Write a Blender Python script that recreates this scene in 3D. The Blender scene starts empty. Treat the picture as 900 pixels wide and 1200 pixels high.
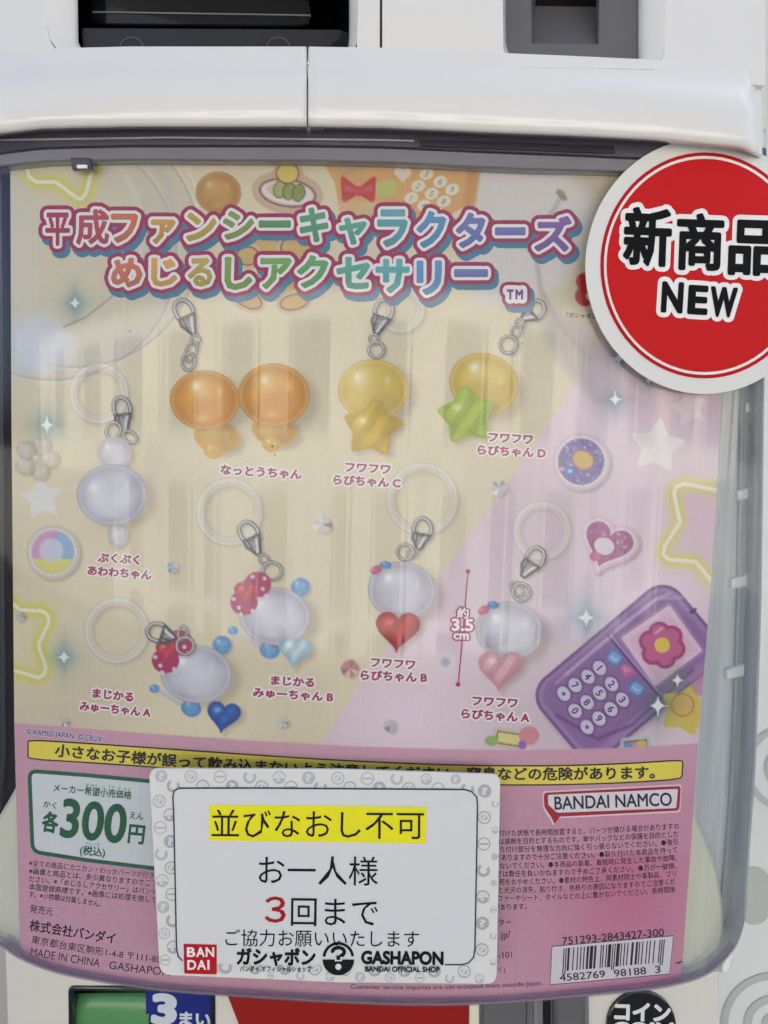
import bpy, math, random
import numpy as np
from collections import Counter
from mathutils import Vector, Matrix
from mathutils.geometry import delaunay_2d_cdt

random.seed(7); rng = np.random.default_rng(7)
S = bpy.context.scene; COL = S.collection

# ------------------------------------------------------------ camera, sky, sun
D = 0.28; FPX = 900.0; PITCH = math.radians(5.1); ROLL = math.radians(1.45)
_F = np.array([0, math.cos(PITCH), -math.sin(PITCH)]); _U0 = np.array([0, math.sin(PITCH), math.cos(PITCH)]); _R0 = np.array([1., 0, 0])
_R = _R0 * math.cos(ROLL) + _U0 * math.sin(ROLL); _U = -_R0 * math.sin(ROLL) + _U0 * math.cos(ROLL)
cam_d = bpy.data.cameras.new('camera'); cam = bpy.data.objects.new('camera', cam_d); COL.objects.link(cam)
cam_d.sensor_fit = 'VERTICAL'; cam_d.sensor_height = 36; cam_d.lens = FPX / 1200 * 36
cam_d.clip_start = 0.01; cam_d.clip_end = 500
cam.matrix_world = Matrix(((_R[0], _U[0], -_F[0], 0), (_R[1], _U[1], -_F[1], -D), (_R[2], _U[2], -_F[2], 0), (0, 0, 0, 1)))
S.camera = cam
W = bpy.data.worlds.new('World'); S.world = W; W.use_nodes = True
nt = W.node_tree; nt.nodes.clear()
sky = nt.nodes.new('ShaderNodeTexSky'); sky.sky_type = 'NISHITA'; sky.sun_disc = False
SUN_EL, SUN_AZ = 48, 28
sky.sun_elevation = math.radians(SUN_EL); sky.sun_rotation = math.radians(SUN_AZ); sky.dust_density = 4.0; sky.air_density = 0.5; sky.ozone_density = 0.3
bg = nt.nodes.new('ShaderNodeBackground'); bg.inputs[1].default_value = 0.12
wo = nt.nodes.new('ShaderNodeOutputWorld'); nt.links.new(sky.outputs[0], bg.inputs[0]); nt.links.new(bg.outputs[0], wo.inputs[0])
sun_d = bpy.data.lights.new('sun', 'SUN'); sun_d.energy = 4.5; sun_d.angle = math.radians(1.0); sun_d.color = (1, .93, .84)
sun = bpy.data.objects.new('sun', sun_d); COL.objects.link(sun)
_az = math.radians(SUN_AZ); _el = math.radians(SUN_EL)
sdir = Vector((math.sin(_az) * math.cos(_el), math.cos(_az) * math.cos(_el), math.sin(_el)))
sun.rotation_euler = sdir.to_track_quat('Z', 'Y').to_euler(); sun.location = sdir * 5
S.view_settings.view_transform = 'Standard'; S.view_settings.look = 'None'; S.view_settings.gamma = 1
S.view_settings.exposure = 1.87
S.cycles.max_bounces = 10; S.cycles.transparent_max_bounces = 16

# ------------------------------------------------------------ surfaces: a pixel of the photo -> the point where its ray meets a real surface
RC = 0.48                                    # radius of the bowed front; its axis stands at y = RC
def rays(x, y):
    x = np.atleast_1d(np.asarray(x, float)); y = np.atleast_1d(np.asarray(y, float))
    return _F[None] + _R[None] * ((x - 450) / FPX)[:, None] - _U[None] * ((y - 600) / FPX)[:, None]
def bow(lift=0.0):
    def f(x, y):
        d = rays(x, y); r = RC + lift; b = D + RC
        A = d[:, 0]**2 + d[:, 1]**2; B = -2 * b * d[:, 1]; C_ = b * b - r * r
        t = (-B - np.sqrt(np.maximum(B * B - 4 * A * C_, 0))) / (2 * A)
        p = d * t[:, None]; p[:, 1] -= D; return p
    return f
def flat(y0):
    def f(x, y):
        d = rays(x, y); t = (y0 + D) / d[:, 1]; p = d * t[:, None]; p[:, 1] -= D; return p
    return f
def lin(c):
    c = np.asarray(c, float); c = c / 255. if c.max() > 1.001 else c
    return np.where(c <= .04045, c / 12.92, ((c + .055) / 1.055)**2.4)

# ------------------------------------------------------------ materials
def mat(name, col=(200, 200, 200), rough=.5, spec=.5, coat=0, metal=0, noise=0, nscale=(30, 30, 30), bump=0, bscale=(400, 400, 400), emis=None):
    m = bpy.data.materials.new(name); m.use_nodes = True; n = m.node_tree.nodes; L = m.node_tree.links; b = n['Principled BSDF']
    c = tuple(lin(col)) + (1,)
    b.inputs['Base Color'].default_value = c; b.inputs['Roughness'].default_value = rough; b.inputs['Specular IOR Level'].default_value = spec
    b.inputs['Coat Weight'].default_value = coat; b.inputs['Metallic'].default_value = metal; b.inputs['Coat Roughness'].default_value = .06
    tc = n.new('ShaderNodeTexCoord')
    if noise:
        mp = n.new('ShaderNodeMapping'); mp.inputs['Scale'].default_value = nscale; L.new(tc.outputs['Object'], mp.inputs[0])
        nz = n.new('ShaderNodeTexNoise'); nz.inputs['Scale'].default_value = 1; nz.inputs['Detail'].default_value = 5; L.new(mp.outputs[0], nz.inputs[0])
        mx = n.new('ShaderNodeMix'); mx.data_type = 'RGBA'; L.new(nz.outputs[0], mx.inputs[0])
        mx.inputs[6].default_value = tuple(v * (1 - noise) for v in c[:3]) + (1,); mx.inputs[7].default_value = tuple(min(1, v * (1 + noise)) for v in c[:3]) + (1,)
        L.new(mx.outputs[2], b.inputs['Base Color'])
    if bump:
        mp = n.new('ShaderNodeMapping'); mp.inputs['Scale'].default_value = bscale; L.new(tc.outputs['Object'], mp.inputs[0])
        nz = n.new('ShaderNodeTexNoise'); nz.inputs['Scale'].default_value = 1; nz.inputs['Detail'].default_value = 3; L.new(mp.outputs[0], nz.inputs[0])
        bp = n.new('ShaderNodeBump'); bp.inputs['Strength'].default_value = bump; bp.inputs['Distance'].default_value = .001; L.new(nz.outputs[0], bp.inputs['Height'])
        L.new(bp.outputs[0], b.inputs['Normal'])
    return m
def ink_mat(name, rough=.4, spec=.35, bump=.04):
    m = mat(name, rough=rough, spec=spec, bump=bump, bscale=(900, 900, 900)); n = m.node_tree.nodes; L = m.node_tree.links
    a = n.new('ShaderNodeAttribute'); a.attribute_name = 'Col'; L.new(a.outputs['Color'], n['Principled BSDF'].inputs['Base Color'])
    return m
def clear_mat(name, tint=(245, 247, 248), ior=1.66, rough=.06, haze=.012, scratch=.16, sbump=.03, hazecol=(215, 220, 222)):
    """clear moulded plastic: lets light through, mirrors by Fresnel, with fine vertical drawing lines and scratches"""
    m = bpy.data.materials.new(name); m.use_nodes = True; n = m.node_tree.nodes; L = m.node_tree.links; n.clear()
    tr = n.new('ShaderNodeBsdfTransparent'); tr.inputs[0].default_value = tuple(lin(tint)) + (1,)
    gl = n.new('ShaderNodeBsdfGlossy'); gl.inputs['Roughness'].default_value = rough
    di = n.new('ShaderNodeBsdfDiffuse'); di.inputs[0].default_value = tuple(lin(hazecol)) + (1,)
    tc = n.new('ShaderNodeTexCoord')
    def noise(sc, det=3):
        mp = n.new('ShaderNodeMapping'); mp.inputs['Scale'].default_value = sc; L.new(tc.outputs['Object'], mp.inputs[0])
        nz = n.new('ShaderNodeTexNoise'); nz.inputs['Scale'].default_value = 1; nz.inputs['Detail'].default_value = det; L.new(mp.outputs[0], nz.inputs[0]); return nz
    nb = noise((420, 420, 4), 1); nb2 = noise((70, 70, 3), 1)
    ad = n.new('ShaderNodeMath'); ad.operation = 'ADD'; L.new(nb.outputs[0], ad.inputs[0])
    ml = n.new('ShaderNodeMath'); ml.operation = 'MULTIPLY'; ml.inputs[1].default_value = 3.0; L.new(nb2.outputs[0], ml.inputs[0]); L.new(ml.outputs[0], ad.inputs[1])
    bp = n.new('ShaderNodeBump'); bp.inputs['Strength'].default_value = sbump; bp.inputs['Distance'].default_value = .001; L.new(ad.outputs[0], bp.inputs['Height'])
    L.new(bp.outputs[0], gl.inputs['Normal'])
    fr = n.new('ShaderNodeFresnel'); ge = n.new('ShaderNodeNewGeometry'); mi = n.new('ShaderNodeMapRange'); mi.inputs[3].default_value = ior; mi.inputs[4].default_value = 1 / ior; L.new(ge.outputs['Backfacing'], mi.inputs[0]); L.new(mi.outputs[0], fr.inputs[0]); L.new(bp.outputs[0], fr.inputs['Normal'])
    m1 = n.new('ShaderNodeMixShader'); L.new(fr.outputs[0], m1.inputs[0]); L.new(tr.outputs[0], m1.inputs[1]); L.new(gl.outputs[0], m1.inputs[2])
    ns = noise((1500, 1500, 9), 2); nm = noise((25, 25, 9), 3)
    rp = n.new('ShaderNodeMapRange'); rp.inputs[1].default_value = .55; rp.inputs[2].default_value = .8; rp.inputs[3].default_value = 0; rp.inputs[4].default_value = scratch; L.new(ns.outputs[0], rp.inputs[0])
    rm = n.new('ShaderNodeMapRange'); rm.inputs[1].default_value = .45; rm.inputs[2].default_value = .75; L.new(nm.outputs[0], rm.inputs[0])
    mu = n.new('ShaderNodeMath'); mu.operation = 'MULTIPLY_ADD'; L.new(rp.outputs[0], mu.inputs[0]); L.new(rm.outputs[0], mu.inputs[1]); mu.inputs[2].default_value = haze
    m2 = n.new('ShaderNodeMixShader'); L.new(mu.outputs[0], m2.inputs[0]); L.new(m1.outputs[0], m2.inputs[1]); L.new(di.outputs[0], m2.inputs[2])
    o = n.new('ShaderNodeOutputMaterial'); L.new(m2.outputs[0], o.inputs[0])
    return m
M = {}
M['paper'] = ink_mat('printed_paper', .5, .3, .03)
M['ink'] = ink_mat('printing_ink', .45, .3, 0)
M['film'] = ink_mat('laminated_print', .25, .35, .05)
M['card'] = ink_mat('matte_card_print', .6, .12, .03)
M['white'] = mat('white_glossy_plastic', (228, 229, 224), .22, .5, coat=1.0, noise=.03, nscale=(14, 14, 14), bump=.05, bscale=(60, 60, 60))
M['white2'] = mat('lower_body_plastic', (222, 221, 210), .35, .5, coat=.2, noise=.03, nscale=(20, 20, 20), bump=.05, bscale=(90, 90, 90))
M['cream'] = mat('cream_inner_shell', (226, 226, 204), .4, .4, noise=.04, nscale=(30, 30, 12))
M['black'] = mat('black_glossy_plastic', (17, 20, 24), .12, .6, coat=.4, noise=.2, nscale=(40, 40, 80), bump=.06, bscale=(70, 70, 120))
M['dark'] = mat('dark_textured_plastic', (26, 28, 34), .45, .5, noise=.25, nscale=(60, 60, 20), bump=.1)
M['void'] = mat('dark_cavity', (12, 13, 18), .6, .3, noise=.2)
M['gray'] = mat('grey_matte_plastic', (98, 99, 102), .55, .4, noise=.06, nscale=(50, 50, 50), bump=.15, bscale=(1500, 1500, 1500))
M['gray2'] = mat('mid_grey_plastic', (128, 129, 132), .4, .4, noise=.06)
M['rail'] = mat('grey_side_rail_plastic', (206, 212, 213), .35, .5, noise=.45, nscale=(260, 260, 7), bump=.3, bscale=(700, 700, 8))
M['railD'] = mat('dark_side_rail_plastic', (178, 184, 188), .3, .5, noise=.4, nscale=(300, 300, 9), bump=.3, bscale=(600, 600, 6))
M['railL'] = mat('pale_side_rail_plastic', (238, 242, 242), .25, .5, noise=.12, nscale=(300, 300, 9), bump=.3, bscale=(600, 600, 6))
M['smoke'] = mat('smoky_lid_plastic', (72, 70, 82), .2, .5, coat=.5, noise=.15, nscale=(30, 30, 60), bump=.1, bscale=(120, 120, 40))
M['smoke2'] = mat('smoky_lid_plastic_lower_lip', (120, 120, 126), .2, .5, coat=.5, noise=.12, nscale=(60, 60, 60), bump=.1, bscale=(150, 150, 30))
M['slot'] = mat('dark_slot', (38, 37, 45), .25, .5, noise=.2)
M['rim'] = mat('smoky_purple_rim', (160, 154, 166), .3, .6, coat=.3, noise=.25, nscale=(60, 60, 60))
M['red'] = mat('deep_red_panel', (150, 20, 12), .4, .4, noise=.05, bump=.05)
M['green'] = mat('green_display_film', (88, 150, 92), .25, .5, coat=.4, noise=.12, nscale=(8, 8, 90))
M['blue'] = mat('blue_display_film', (22, 40, 128), .25, .5, coat=.4, noise=.05)
M['letterW'] = mat('white_lettering', (222, 224, 219), .5, .3)
M['clear'] = clear_mat('clear_cover_plastic')
M['clearR'] = clear_mat('clear_side_plastic', tint=(242, 244, 245), haze=.35, scratch=.5, ior=1.05, sbump=.3, rough=.08)

# ------------------------------------------------------------ objects
def link(name, me, parent=None, m=None, **props):
    o = bpy.data.objects.new(name, me); COL.objects.link(o)
    if parent: o.parent = parent
    if m is not None and me is not None: me.materials.append(m)
    for k, v in props.items(): o[k] = v
    return o
def empty(name, loc=(0, 0, 0), **props):
    o = bpy.data.objects.new(name, None); COL.objects.link(o); o.empty_display_size = .02
    o.location = loc
    for k, v in props.items(): o[k] = v
    return o
def mesh(name, V, F, smooth=False, cols=None):
    me = bpy.data.meshes.new(name); me.from_pydata([tuple(map(float, v)) for v in V], [], [tuple(map(int, f)) for f in F]); me.update()
    if smooth: me.polygons.foreach_set('use_smooth', [True] * len(me.polygons))
    if cols is not None:
        a = me.color_attributes.new('Col', 'FLOAT_COLOR', 'POINT'); c = np.ones((len(V), 4), np.float32); c[:, :3] = cols; a.data.foreach_set('color', c.ravel())
    return me
def cdt(P, faces, kind=1, eps=1e-5):
    R = delaunay_2d_cdt([Vector(p) for p in P], [], faces, kind, eps)
    return [(v[0], v[1]) for v in R[0]], [tuple(f) for f in R[2]]
def area2(P): return sum(P[i][0] * P[(i + 1) % len(P)][1] - P[(i + 1) % len(P)][0] * P[i][1] for i in range(len(P)))
def sheet2d(poly, step=14, holes=()):
    P = [tuple(p) for p in poly]; faces = [tuple(range(len(P)))]
    for h in holes:
        faces.append(tuple(range(len(P), len(P) + len(h)))); P += [tuple(p) for p in h]
    xs = [p[0] for p in poly]; ys = [p[1] for p in poly]
    if step:
        n0 = len(P)
        for gx in np.arange(min(xs) + step * .5, max(xs), step):
            for gy in np.arange(min(ys) + step * .5, max(ys), step * 3): P.append((gx + .01 * math.sin(gy), gy))
    return cdt(P, faces, 2 if holes else 1)
def dens(poly, step=14):
    out = []
    for i, p in enumerate(poly):
        q = poly[(i + 1) % len(poly)]; k = max(1, int(math.dist(p, q) / step))
        out += [(p[0] + (q[0] - p[0]) * j / k, p[1] + (q[1] - p[1]) * j / k) for j in range(k)]
    return out
def rnd(poly, r, k=5):
    """round the corners of a pixel polygon; r a number or one per corner"""
    out = []; n = len(poly); rs = r if isinstance(r, (list, tuple)) else [r] * n
    for i in range(n):
        p = np.array(poly[i], float); a = np.array(poly[i - 1], float); b = np.array(poly[(i + 1) % n], float); rr = rs[i]
        if rr <= 0: out.append(tuple(p)); continue
        u = (a - p); v = (b - p); lu = np.linalg.norm(u); lv = np.linalg.norm(v); d = min(rr, lu * .49, lv * .49)
        s = p + u / lu * d; e = p + v / lv * d
        for j in range(k + 1):
            t = j / k; q = (1 - t)**2 * s + 2 * t * (1 - t) * p + t * t * e; out.append(tuple(q))
    return out
def inset(poly, d):
    P = np.array(poly, float); s = 1 if area2(poly) > 0 else -1; n = len(P); out = []
    for i in range(n):
        a, p, b = P[i - 1], P[i], P[(i + 1) % n]; e1 = p - a; e2 = b - p
        e1 /= max(np.linalg.norm(e1), 1e-9); e2 /= max(np.linalg.norm(e2), 1e-9)
        nn = np.array([-(e1[1] + e2[1]), e1[0] + e2[0]]); nn /= max(np.linalg.norm(nn), 1e-9)
        out.append(tuple(p + nn * s * d))
    return out
def slab(name, poly, surf, depth, m, parent=None, bev=0, bdep=.0008, step=14, smooth=False, holes=(), **props):
    """a solid whose front follows a surface and whose outline is poly: front, bevel ring, walls going back"""
    poly = dens(poly, step) if step else list(poly)
    if area2(poly) < 0: poly = poly[::-1]
    front = inset(poly, bev) if bev else poly
    V2, F2 = sheet2d(front, step, holes)
    p3 = surf([v[0] for v in V2], [v[1] for v in V2]); V = list(p3); F = []
    for f in F2:
        a, b, c = (np.array(V2[i]) for i in f[:3]); s = (b[0] - a[0]) * (c[1] - a[1]) - (b[1] - a[1]) * (c[0] - a[0])
        F.append(f if s < 0 else f[::-1])
    def ring(P, back):
        q = surf([v[0] for v in P], [v[1] for v in P]); q[:, 1] += back; i0 = len(V); V.extend(list(q)); return list(range(i0, i0 + len(P)))
    rings = [ring(front, 0)]
    if bev:
        rings.append(ring(inset(poly, bev * .3), bdep * .35)); rings.append(ring(poly, bdep))
    if depth: rings.append(ring(poly, depth))
    for A, B in zip(rings, rings[1:]):
        n = len(A)
        for i in range(n): F.append((A[i], A[(i + 1) % n], B[(i + 1) % n], B[i]))
    for h in holes:
        A = ring(h, 0); B = ring(h, depth or .001); n = len(A)
        for i in range(n): F.append((A[i], A[(i + 1) % n], B[(i + 1) % n], B[i]))
    me = mesh(name, V, F, smooth)
    return link(name, me, parent, m, **props)

# ------------------------------------------------------------ lettering
_fc = bpy.data.curves.new('glyph_source', 'FONT'); _fo = bpy.data.objects.new('glyph_source', _fc); COL.objects.link(_fo); _fc.resolution_u = 2
_raw = {}; _adv = {}; _gl = {}
def raw(s):
    if s not in _raw:
        _fc.resolution_u = 5 if all(ord(q) < 128 for q in s) else 2; _fc.body = s; dg = bpy.context.evaluated_depsgraph_get(); dg.update(); e = _fo.evaluated_get(dg); m = e.to_mesh()
        _raw[s] = ([(v.co.x, v.co.y) for v in m.vertices], [tuple(p.vertices) for p in m.polygons]); e.to_mesh_clear()
    return _raw[s]
def adv(c):
    if c not in _adv:
        w = lambda t: max(v[0] for v in raw(t)[0]); _adv[c] = w('H' + c + 'H') - w('HH')
    return _adv[c]
def bedges(F):
    cn = Counter()
    for f in F:
        for a, b in zip(f, f[1:] + f[:1]): cn[(min(a, b), max(a, b))] += 1
    return [(a, b) for f in F for a, b in zip(f, f[1:] + f[:1]) if cn[(min(a, b), max(a, b))] == 1]
def simp(V, F, kind=2, tol=.004):
    nx = {}
    for a, b in bedges(F): nx.setdefault(a, []).append(b)
    loops = []
    while nx:
        s = next(iter(nx)); L = [s]; cur = nx[s].pop()
        if not nx[s]: del nx[s]
        while cur != s:
            L.append(cur); q = nx.get(cur)
            if not q: break
            c2 = q.pop()
            if not q: del nx[cur]
            cur = c2
        loops.append(L)
    vs = []; fs = []
    for L in loops:
        Q = []
        for i in L:
            p = V[i]
            if not Q or (p[0] - Q[-1][0])**2 + (p[1] - Q[-1][1])**2 > tol * tol: Q.append(p)
        if len(Q) < 3: continue
        fs.append(tuple(range(len(vs), len(vs) + len(Q)))); vs += Q
    A, B = cdt(vs, fs, 0, 1e-6); B = [f for f in B if len(f) == 3]
    if not B: return A, B
    T = np.array([[A[i] for i in f] for f in B]).mean(1); ins = np.zeros(len(T), bool)
    for f in fs:
        for a, b in zip(f, f[1:] + f[:1]):
            (ax, ay), (bx, by) = vs[a], vs[b]
            if ay != by: ins ^= ((ay > T[:, 1]) != (by > T[:, 1])) & (T[:, 0] < (bx - ax) * (T[:, 1] - ay) / (by - ay) + ax)
    return A, [f for f, q in zip(B, ins) if q]
def dilate(V, F, r, k=4, tol=.004):
    vs = list(V); fs = [tuple(f) for f in F]
    for a, b in bedges(F):
        (x0, y0), (x1, y1) = V[a], V[b]; t = math.atan2(y1 - y0, x1 - x0); n = len(vs)
        for (x, y, s) in ((x0, y0, math.pi / 2), (x1, y1, -math.pi / 2)):
            for i in range(k + 1):
                an = t + s + math.pi * i / k; vs.append((x + r * math.cos(an), y + r * math.sin(an)))
        fs.append(tuple(range(n, n + 2 * k + 2)))
    A, B = cdt(vs, fs, 0, tol * .003); B = [f for f in B if len(f) == 3]; T = np.array([[A[i] for i in f] for f in B]).mean(1); Vn = np.array(V)
    E = np.array(bedges(F)); a = Vn[E[:, 0]]; e = Vn[E[:, 1]] - a; q = T[:, None] - a[None]; t = np.clip((q * e).sum(2) / np.maximum((e * e).sum(1), 1e-12), 0, 1)
    ins = (np.sqrt(((q - t[..., None] * e)**2).sum(2)).min(1) < r * .955)
    t3 = Vn[np.array([f[:3] for f in F])]; cr = lambda p, s_: (s_[..., 0] - p[..., 0]) * (T[:, None, 1] - p[..., 1]) - (s_[..., 1] - p[..., 1]) * (T[:, None, 0] - p[..., 0])
    c0, c1, c2 = (cr(t3[None, :, i], t3[None, :, (i + 1) % 3]) for i in range(3)); ins |= (((c0 >= 0) & (c1 >= 0) & (c2 >= 0)) | ((c0 <= 0) & (c1 <= 0) & (c2 <= 0))).any(1)
    B = [f for f, w in zip(B, ins) if w]
    return simp(A, B, tol=tol)
def glyph(c, r=0):
    k = (c, round(r, 4))
    if k not in _gl:
        V, F = raw(c); _gl[k] = (V, F) if r <= 0 or not F else dilate(V, F, r)
    return _gl[k]
def wide(c): return ord(c) > 0x2000
class Ink:
    """flat print collected in photo pixels, built as one mesh that lies on a surface"""
    def __init__(s, name, parent, surf, base=1, lay=.00008, m=None, step=None, **props):
        s.n, s.p, s.surf, s.base, s.lay, s.m, s.props = name, parent, surf, base, lay, m or M['ink'], props; s.V = []; s.F = []; s.C = []; s.Z = []
    def add(s, V, F, col, z=0):
        n = len(s.V); s.V += list(V)
        for f in F:
            f = f[:3] if len(f) == 3 else f
            a, b, c = V[f[0]], V[f[1]], V[f[2]]; sg = (b[0] - a[0]) * (c[1] - a[1]) - (b[1] - a[1]) * (c[0] - a[0])
            s.F.append(tuple(i + n for i in (f if sg < 0 else f[::-1])))
        c = col if callable(col) else (lambda x, y, q=col: q)
        s.C += [tuple(lin(c(*v))) for v in V]; s.Z += [z] * len(V)
    def poly(s, P, col, z=0, step=14, holes=()):
        V, F = sheet2d(dens(P, step or 30) if step else P, step, holes); s.add(V, F, col, z)
    def frame(s, P, w, col, z=0):
        P = dens(P, 12); P = P if area2(P) > 0 else P[::-1]; Q = inset(P, w); n = len(P)
        s.add(P + Q, [(i, (i + 1) % n, n + (i + 1) % n, n + i) for i in range(n)], col, z)
    def line(s, P, w, col, z=0):
        V = []; F = []; P = [np.array(p, float) for p in P]
        for i, p in enumerate(P):
            t = P[min(i + 1, len(P) - 1)] - P[max(i - 1, 0)]; t /= np.linalg.norm(t); nn = np.array([-t[1], t[0]]) * w / 2; V += [tuple(p + nn), tuple(p - nn)]
        s.add(V, [(2 * i, 2 * i + 1, 2 * i + 3, 2 * i + 2) for i in range(len(P) - 1)], col, z)
    def disc(s, cx, cy, rx, ry, col, z=0, n=40, hole=None, a0=0, a1=None):
        if hole is None and a1 is None:
            s.poly([(cx + rx * math.cos(2 * math.pi * i / n), cy + ry * math.sin(2 * math.pi * i / n)) for i in range(n)], col, z, 14 if rx > 14 else None); return
        a1 = 2 * math.pi if a1 is None else a1; h = hole or 0; V = []; F = []
        for i in range(n + 1):
            a = a0 + (a1 - a0) * i / n; V += [(cx + rx * math.cos(a), cy + ry * math.sin(a)), (cx + rx * h * math.cos(a), cy + ry * h * math.sin(a))]
        s.add(V, [(2 * i, 2 * i + 1, 2 * i + 3, 2 * i + 2) for i in range(n)], col, z)
    def text(s, t, pts, size, col, z=0, bold=0, outl=None, ocol=(240, 240, 240), fit=True, skew=0):
        """t laid along a centre line through pts (pixels); ink spans pts[0].x .. pts[-1].x; size = em height in pixels"""
        cf = np.polyfit([p[0] for p in pts], [p[1] for p in pts], min(2, len(pts) - 1)); dc = np.polyder(cf)
        xs = []; x = 0
        for c in t: xs.append(x); x += adv(c)
        allx = [xs[i] + v[0] for i, c in enumerate(t) for v in glyph(c)[0]]
        a, b = min(allx), max(allx); x0, x1 = pts[0][0], pts[-1][0]; k = (x1 - x0) / (b - a) if fit else size
        hasw = any(wide(c) for c in t); mid = .38 if hasw else .345
        for lay, (r, cc) in enumerate(([(outl + bold, ocol)] if outl else []) + [(bold, col)]):
            for i, c in enumerate(t):
                V, F = glyph(c, r)
                if not F: continue
                cx = x0 + (xs[i] + adv(c) / 2 - a) * k; cy = np.polyval(cf, cx); th = math.atan(np.polyval(dc, cx)); co, si = math.cos(th), math.sin(th)
                out = []
                for (gx, gy) in V:
                    u = (gx - adv(c) / 2) * k + (gy - mid) * size * skew; w = -(gy - mid) * size; out.append((cx + u * co - w * si, cy + u * si + w * co))
                s.add(out, F, cc, z + (lay if outl else 0))
    def boxed(s, c, box, col, z=0, bold=0, grow=0, shift=(0, 0), rot=0):
        """one character scaled so that its (bolded) ink fills box; grow adds an even margin in pixels"""
        B0, _ = glyph(c, bold); gx0, gx1 = min(v[0] for v in B0), max(v[0] for v in B0); gy0, gy1 = min(v[1] for v in B0), max(v[1] for v in B0)
        kx = (box[2] - box[0]) / (gx1 - gx0); ky = (box[3] - box[1]) / (gy1 - gy0)
        cx, cy = (box[0] + box[2]) / 2, (box[1] + box[3]) / 2; mx, my = (gx0 + gx1) / 2, (gy0 + gy1) / 2
        key = (c, round(bold, 4), round(kx, 3), round(ky, 3), round(grow, 2))
        if key not in _gl:
            V = [((v[0] - mx) * kx, -(v[1] - my) * ky) for v in B0]; F = _
            _gl[key] = (V, F) if not grow else dilate(V, F, grow, 5, tol=.25)
        V, F = _gl[key]; co, si = math.cos(rot), math.sin(rot)
        s.add([(cx + shift[0] + v[0] * co - v[1] * si, cy + shift[1] + v[0] * si + v[1] * co) for v in V], F, col, z)
    def build(s):
        V = np.array(s.V); Z = np.array(s.Z, float); P = np.zeros((len(V), 3))
        for z in np.unique(Z):
            i = Z == z; P[i] = s.surf(s.base * .00012 + z * s.lay)(V[i, 0], V[i, 1])
        me = mesh(s.n, P, s.F, cols=np.array(s.C)); return link(s.n, me, s.p, s.m, **s.props)

exec_order = None
# ============================================================ THE POSTER: painted sheet
def interp(tab): xs, ys = zip(*tab); return lambda v: np.interp(v, xs, ys)
XL = interp([(180, 12), (500, 13.5), (850, 16.8), (1000, 20.5), (1127, 24)])
XR = interp([(180, 862), (460, 846), (600, 838.5), (700, 832), (870, 818), (1000, 809), (1150, 798)])
YT = interp([(0, 182), (200, 180), (380, 180), (620, 186), (862, 200)])
YB = interp([(20, 1120), (24, 1122), (67, 1138), (133, 1151), (200, 1160), (300, 1167), (400, 1173), (500, 1176), (600, 1173), (700, 1164), (767, 1157), (798, 1151), (820, 1144)])
NU, NV = 600, 690
uu, vv = np.meshgrid(np.linspace(0, 1, NU), np.linspace(0, 1, NV))
yy = 180 + vv * 990
for _ in range(4):
    xx = XL(yy) + uu * (XR(yy) - XL(yy)); yy = YT(xx) + vv * (YB(xx) - YT(xx))
X, Y = xx.ravel(), yy.ravel(); C = np.zeros((len(X), 3)); REG = np.zeros(len(X), int)
def c3(c): c = np.array(c, float); return c / 255. if c.max() > 1.001 else c
C[:] = c3((232, 221, 190))
def ids(x0, y0, x1, y1): return np.nonzero((X > x0) & (X < x1) & (Y > y0) & (Y < y1))[0]
def put(i, a, col, reg=None):
    a = np.clip(a, 0, 1)[:, None]; C[i] = C[i] * (1 - a) + (col if isinstance(col, np.ndarray) and col.ndim == 2 else c3(col)) * a
    if reg: REG[i[a[:, 0] > .5]] = reg
def sdpoly(P, x, y):
    d = np.full(len(x), 1e9); ins = np.zeros(len(x), bool); n = len(P)
    for k in range(n):
        ax, ay = P[k]; bx, by = P[(k + 1) % n]; ex, ey = bx - ax, by - ay
        t = np.clip(((x - ax) * ex + (y - ay) * ey) / max(ex * ex + ey * ey, 1e-9), 0, 1)
        d = np.minimum(d, np.hypot(x - ax - t * ex, y - ay - t * ey))
        if ey != 0:
            c = ((ay > y) != (by > y)); ins ^= c & (x < (bx - ax) * (y - ay) / ey + ax)
    return np.where(ins, -d, d)
def sdline(P, x, y):
    d = np.full(len(x), 1e9)
    for (ax, ay), (bx, by) in zip(P, P[1:]):
        ex, ey = bx - ax, by - ay; t = np.clip(((x - ax) * ex + (y - ay) * ey) / max(ex * ex + ey * ey, 1e-9), 0, 1); d = np.minimum(d, np.hypot(x - ax - t * ex, y - ay - t * ey))
    return d
def bb(P, m): xs = [p[0] for p in P]; ys = [p[1] for p in P]; return ids(min(xs) - m, min(ys) - m, max(xs) + m, max(ys) + m)
def fill(P, col, a=1, r=0, soft=1.0, reg=None):
    i = bb(P, r + soft * 3 + 2); d = sdpoly(P, X[i], Y[i]) - r; put(i, a * np.clip(.5 - d / soft, 0, 1), col, reg)
def stroke(P, w, col, a=1, soft=1.0, glow=0, gcol=None, ga=.6):
    i = bb(P, w + glow + 4); d = sdline(P, X[i], Y[i])
    if glow: put(i, ga * np.exp(-(d / glow)**2), gcol)
    put(i, a * np.clip(.5 - (d - w / 2) / soft, 0, 1), col)
def ell(cx, cy, rx, ry, rot=0, n=40, a0=0, a1=2 * math.pi):
    co, si = math.cos(rot), math.sin(rot)
    return [(cx + rx * math.cos(t) * co - ry * math.sin(t) * si, cy + rx * math.cos(t) * si + ry * math.sin(t) * co) for t in np.linspace(a0, a1, n + 1)[:-1 if a1 - a0 > 6.28 else None]]
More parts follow.
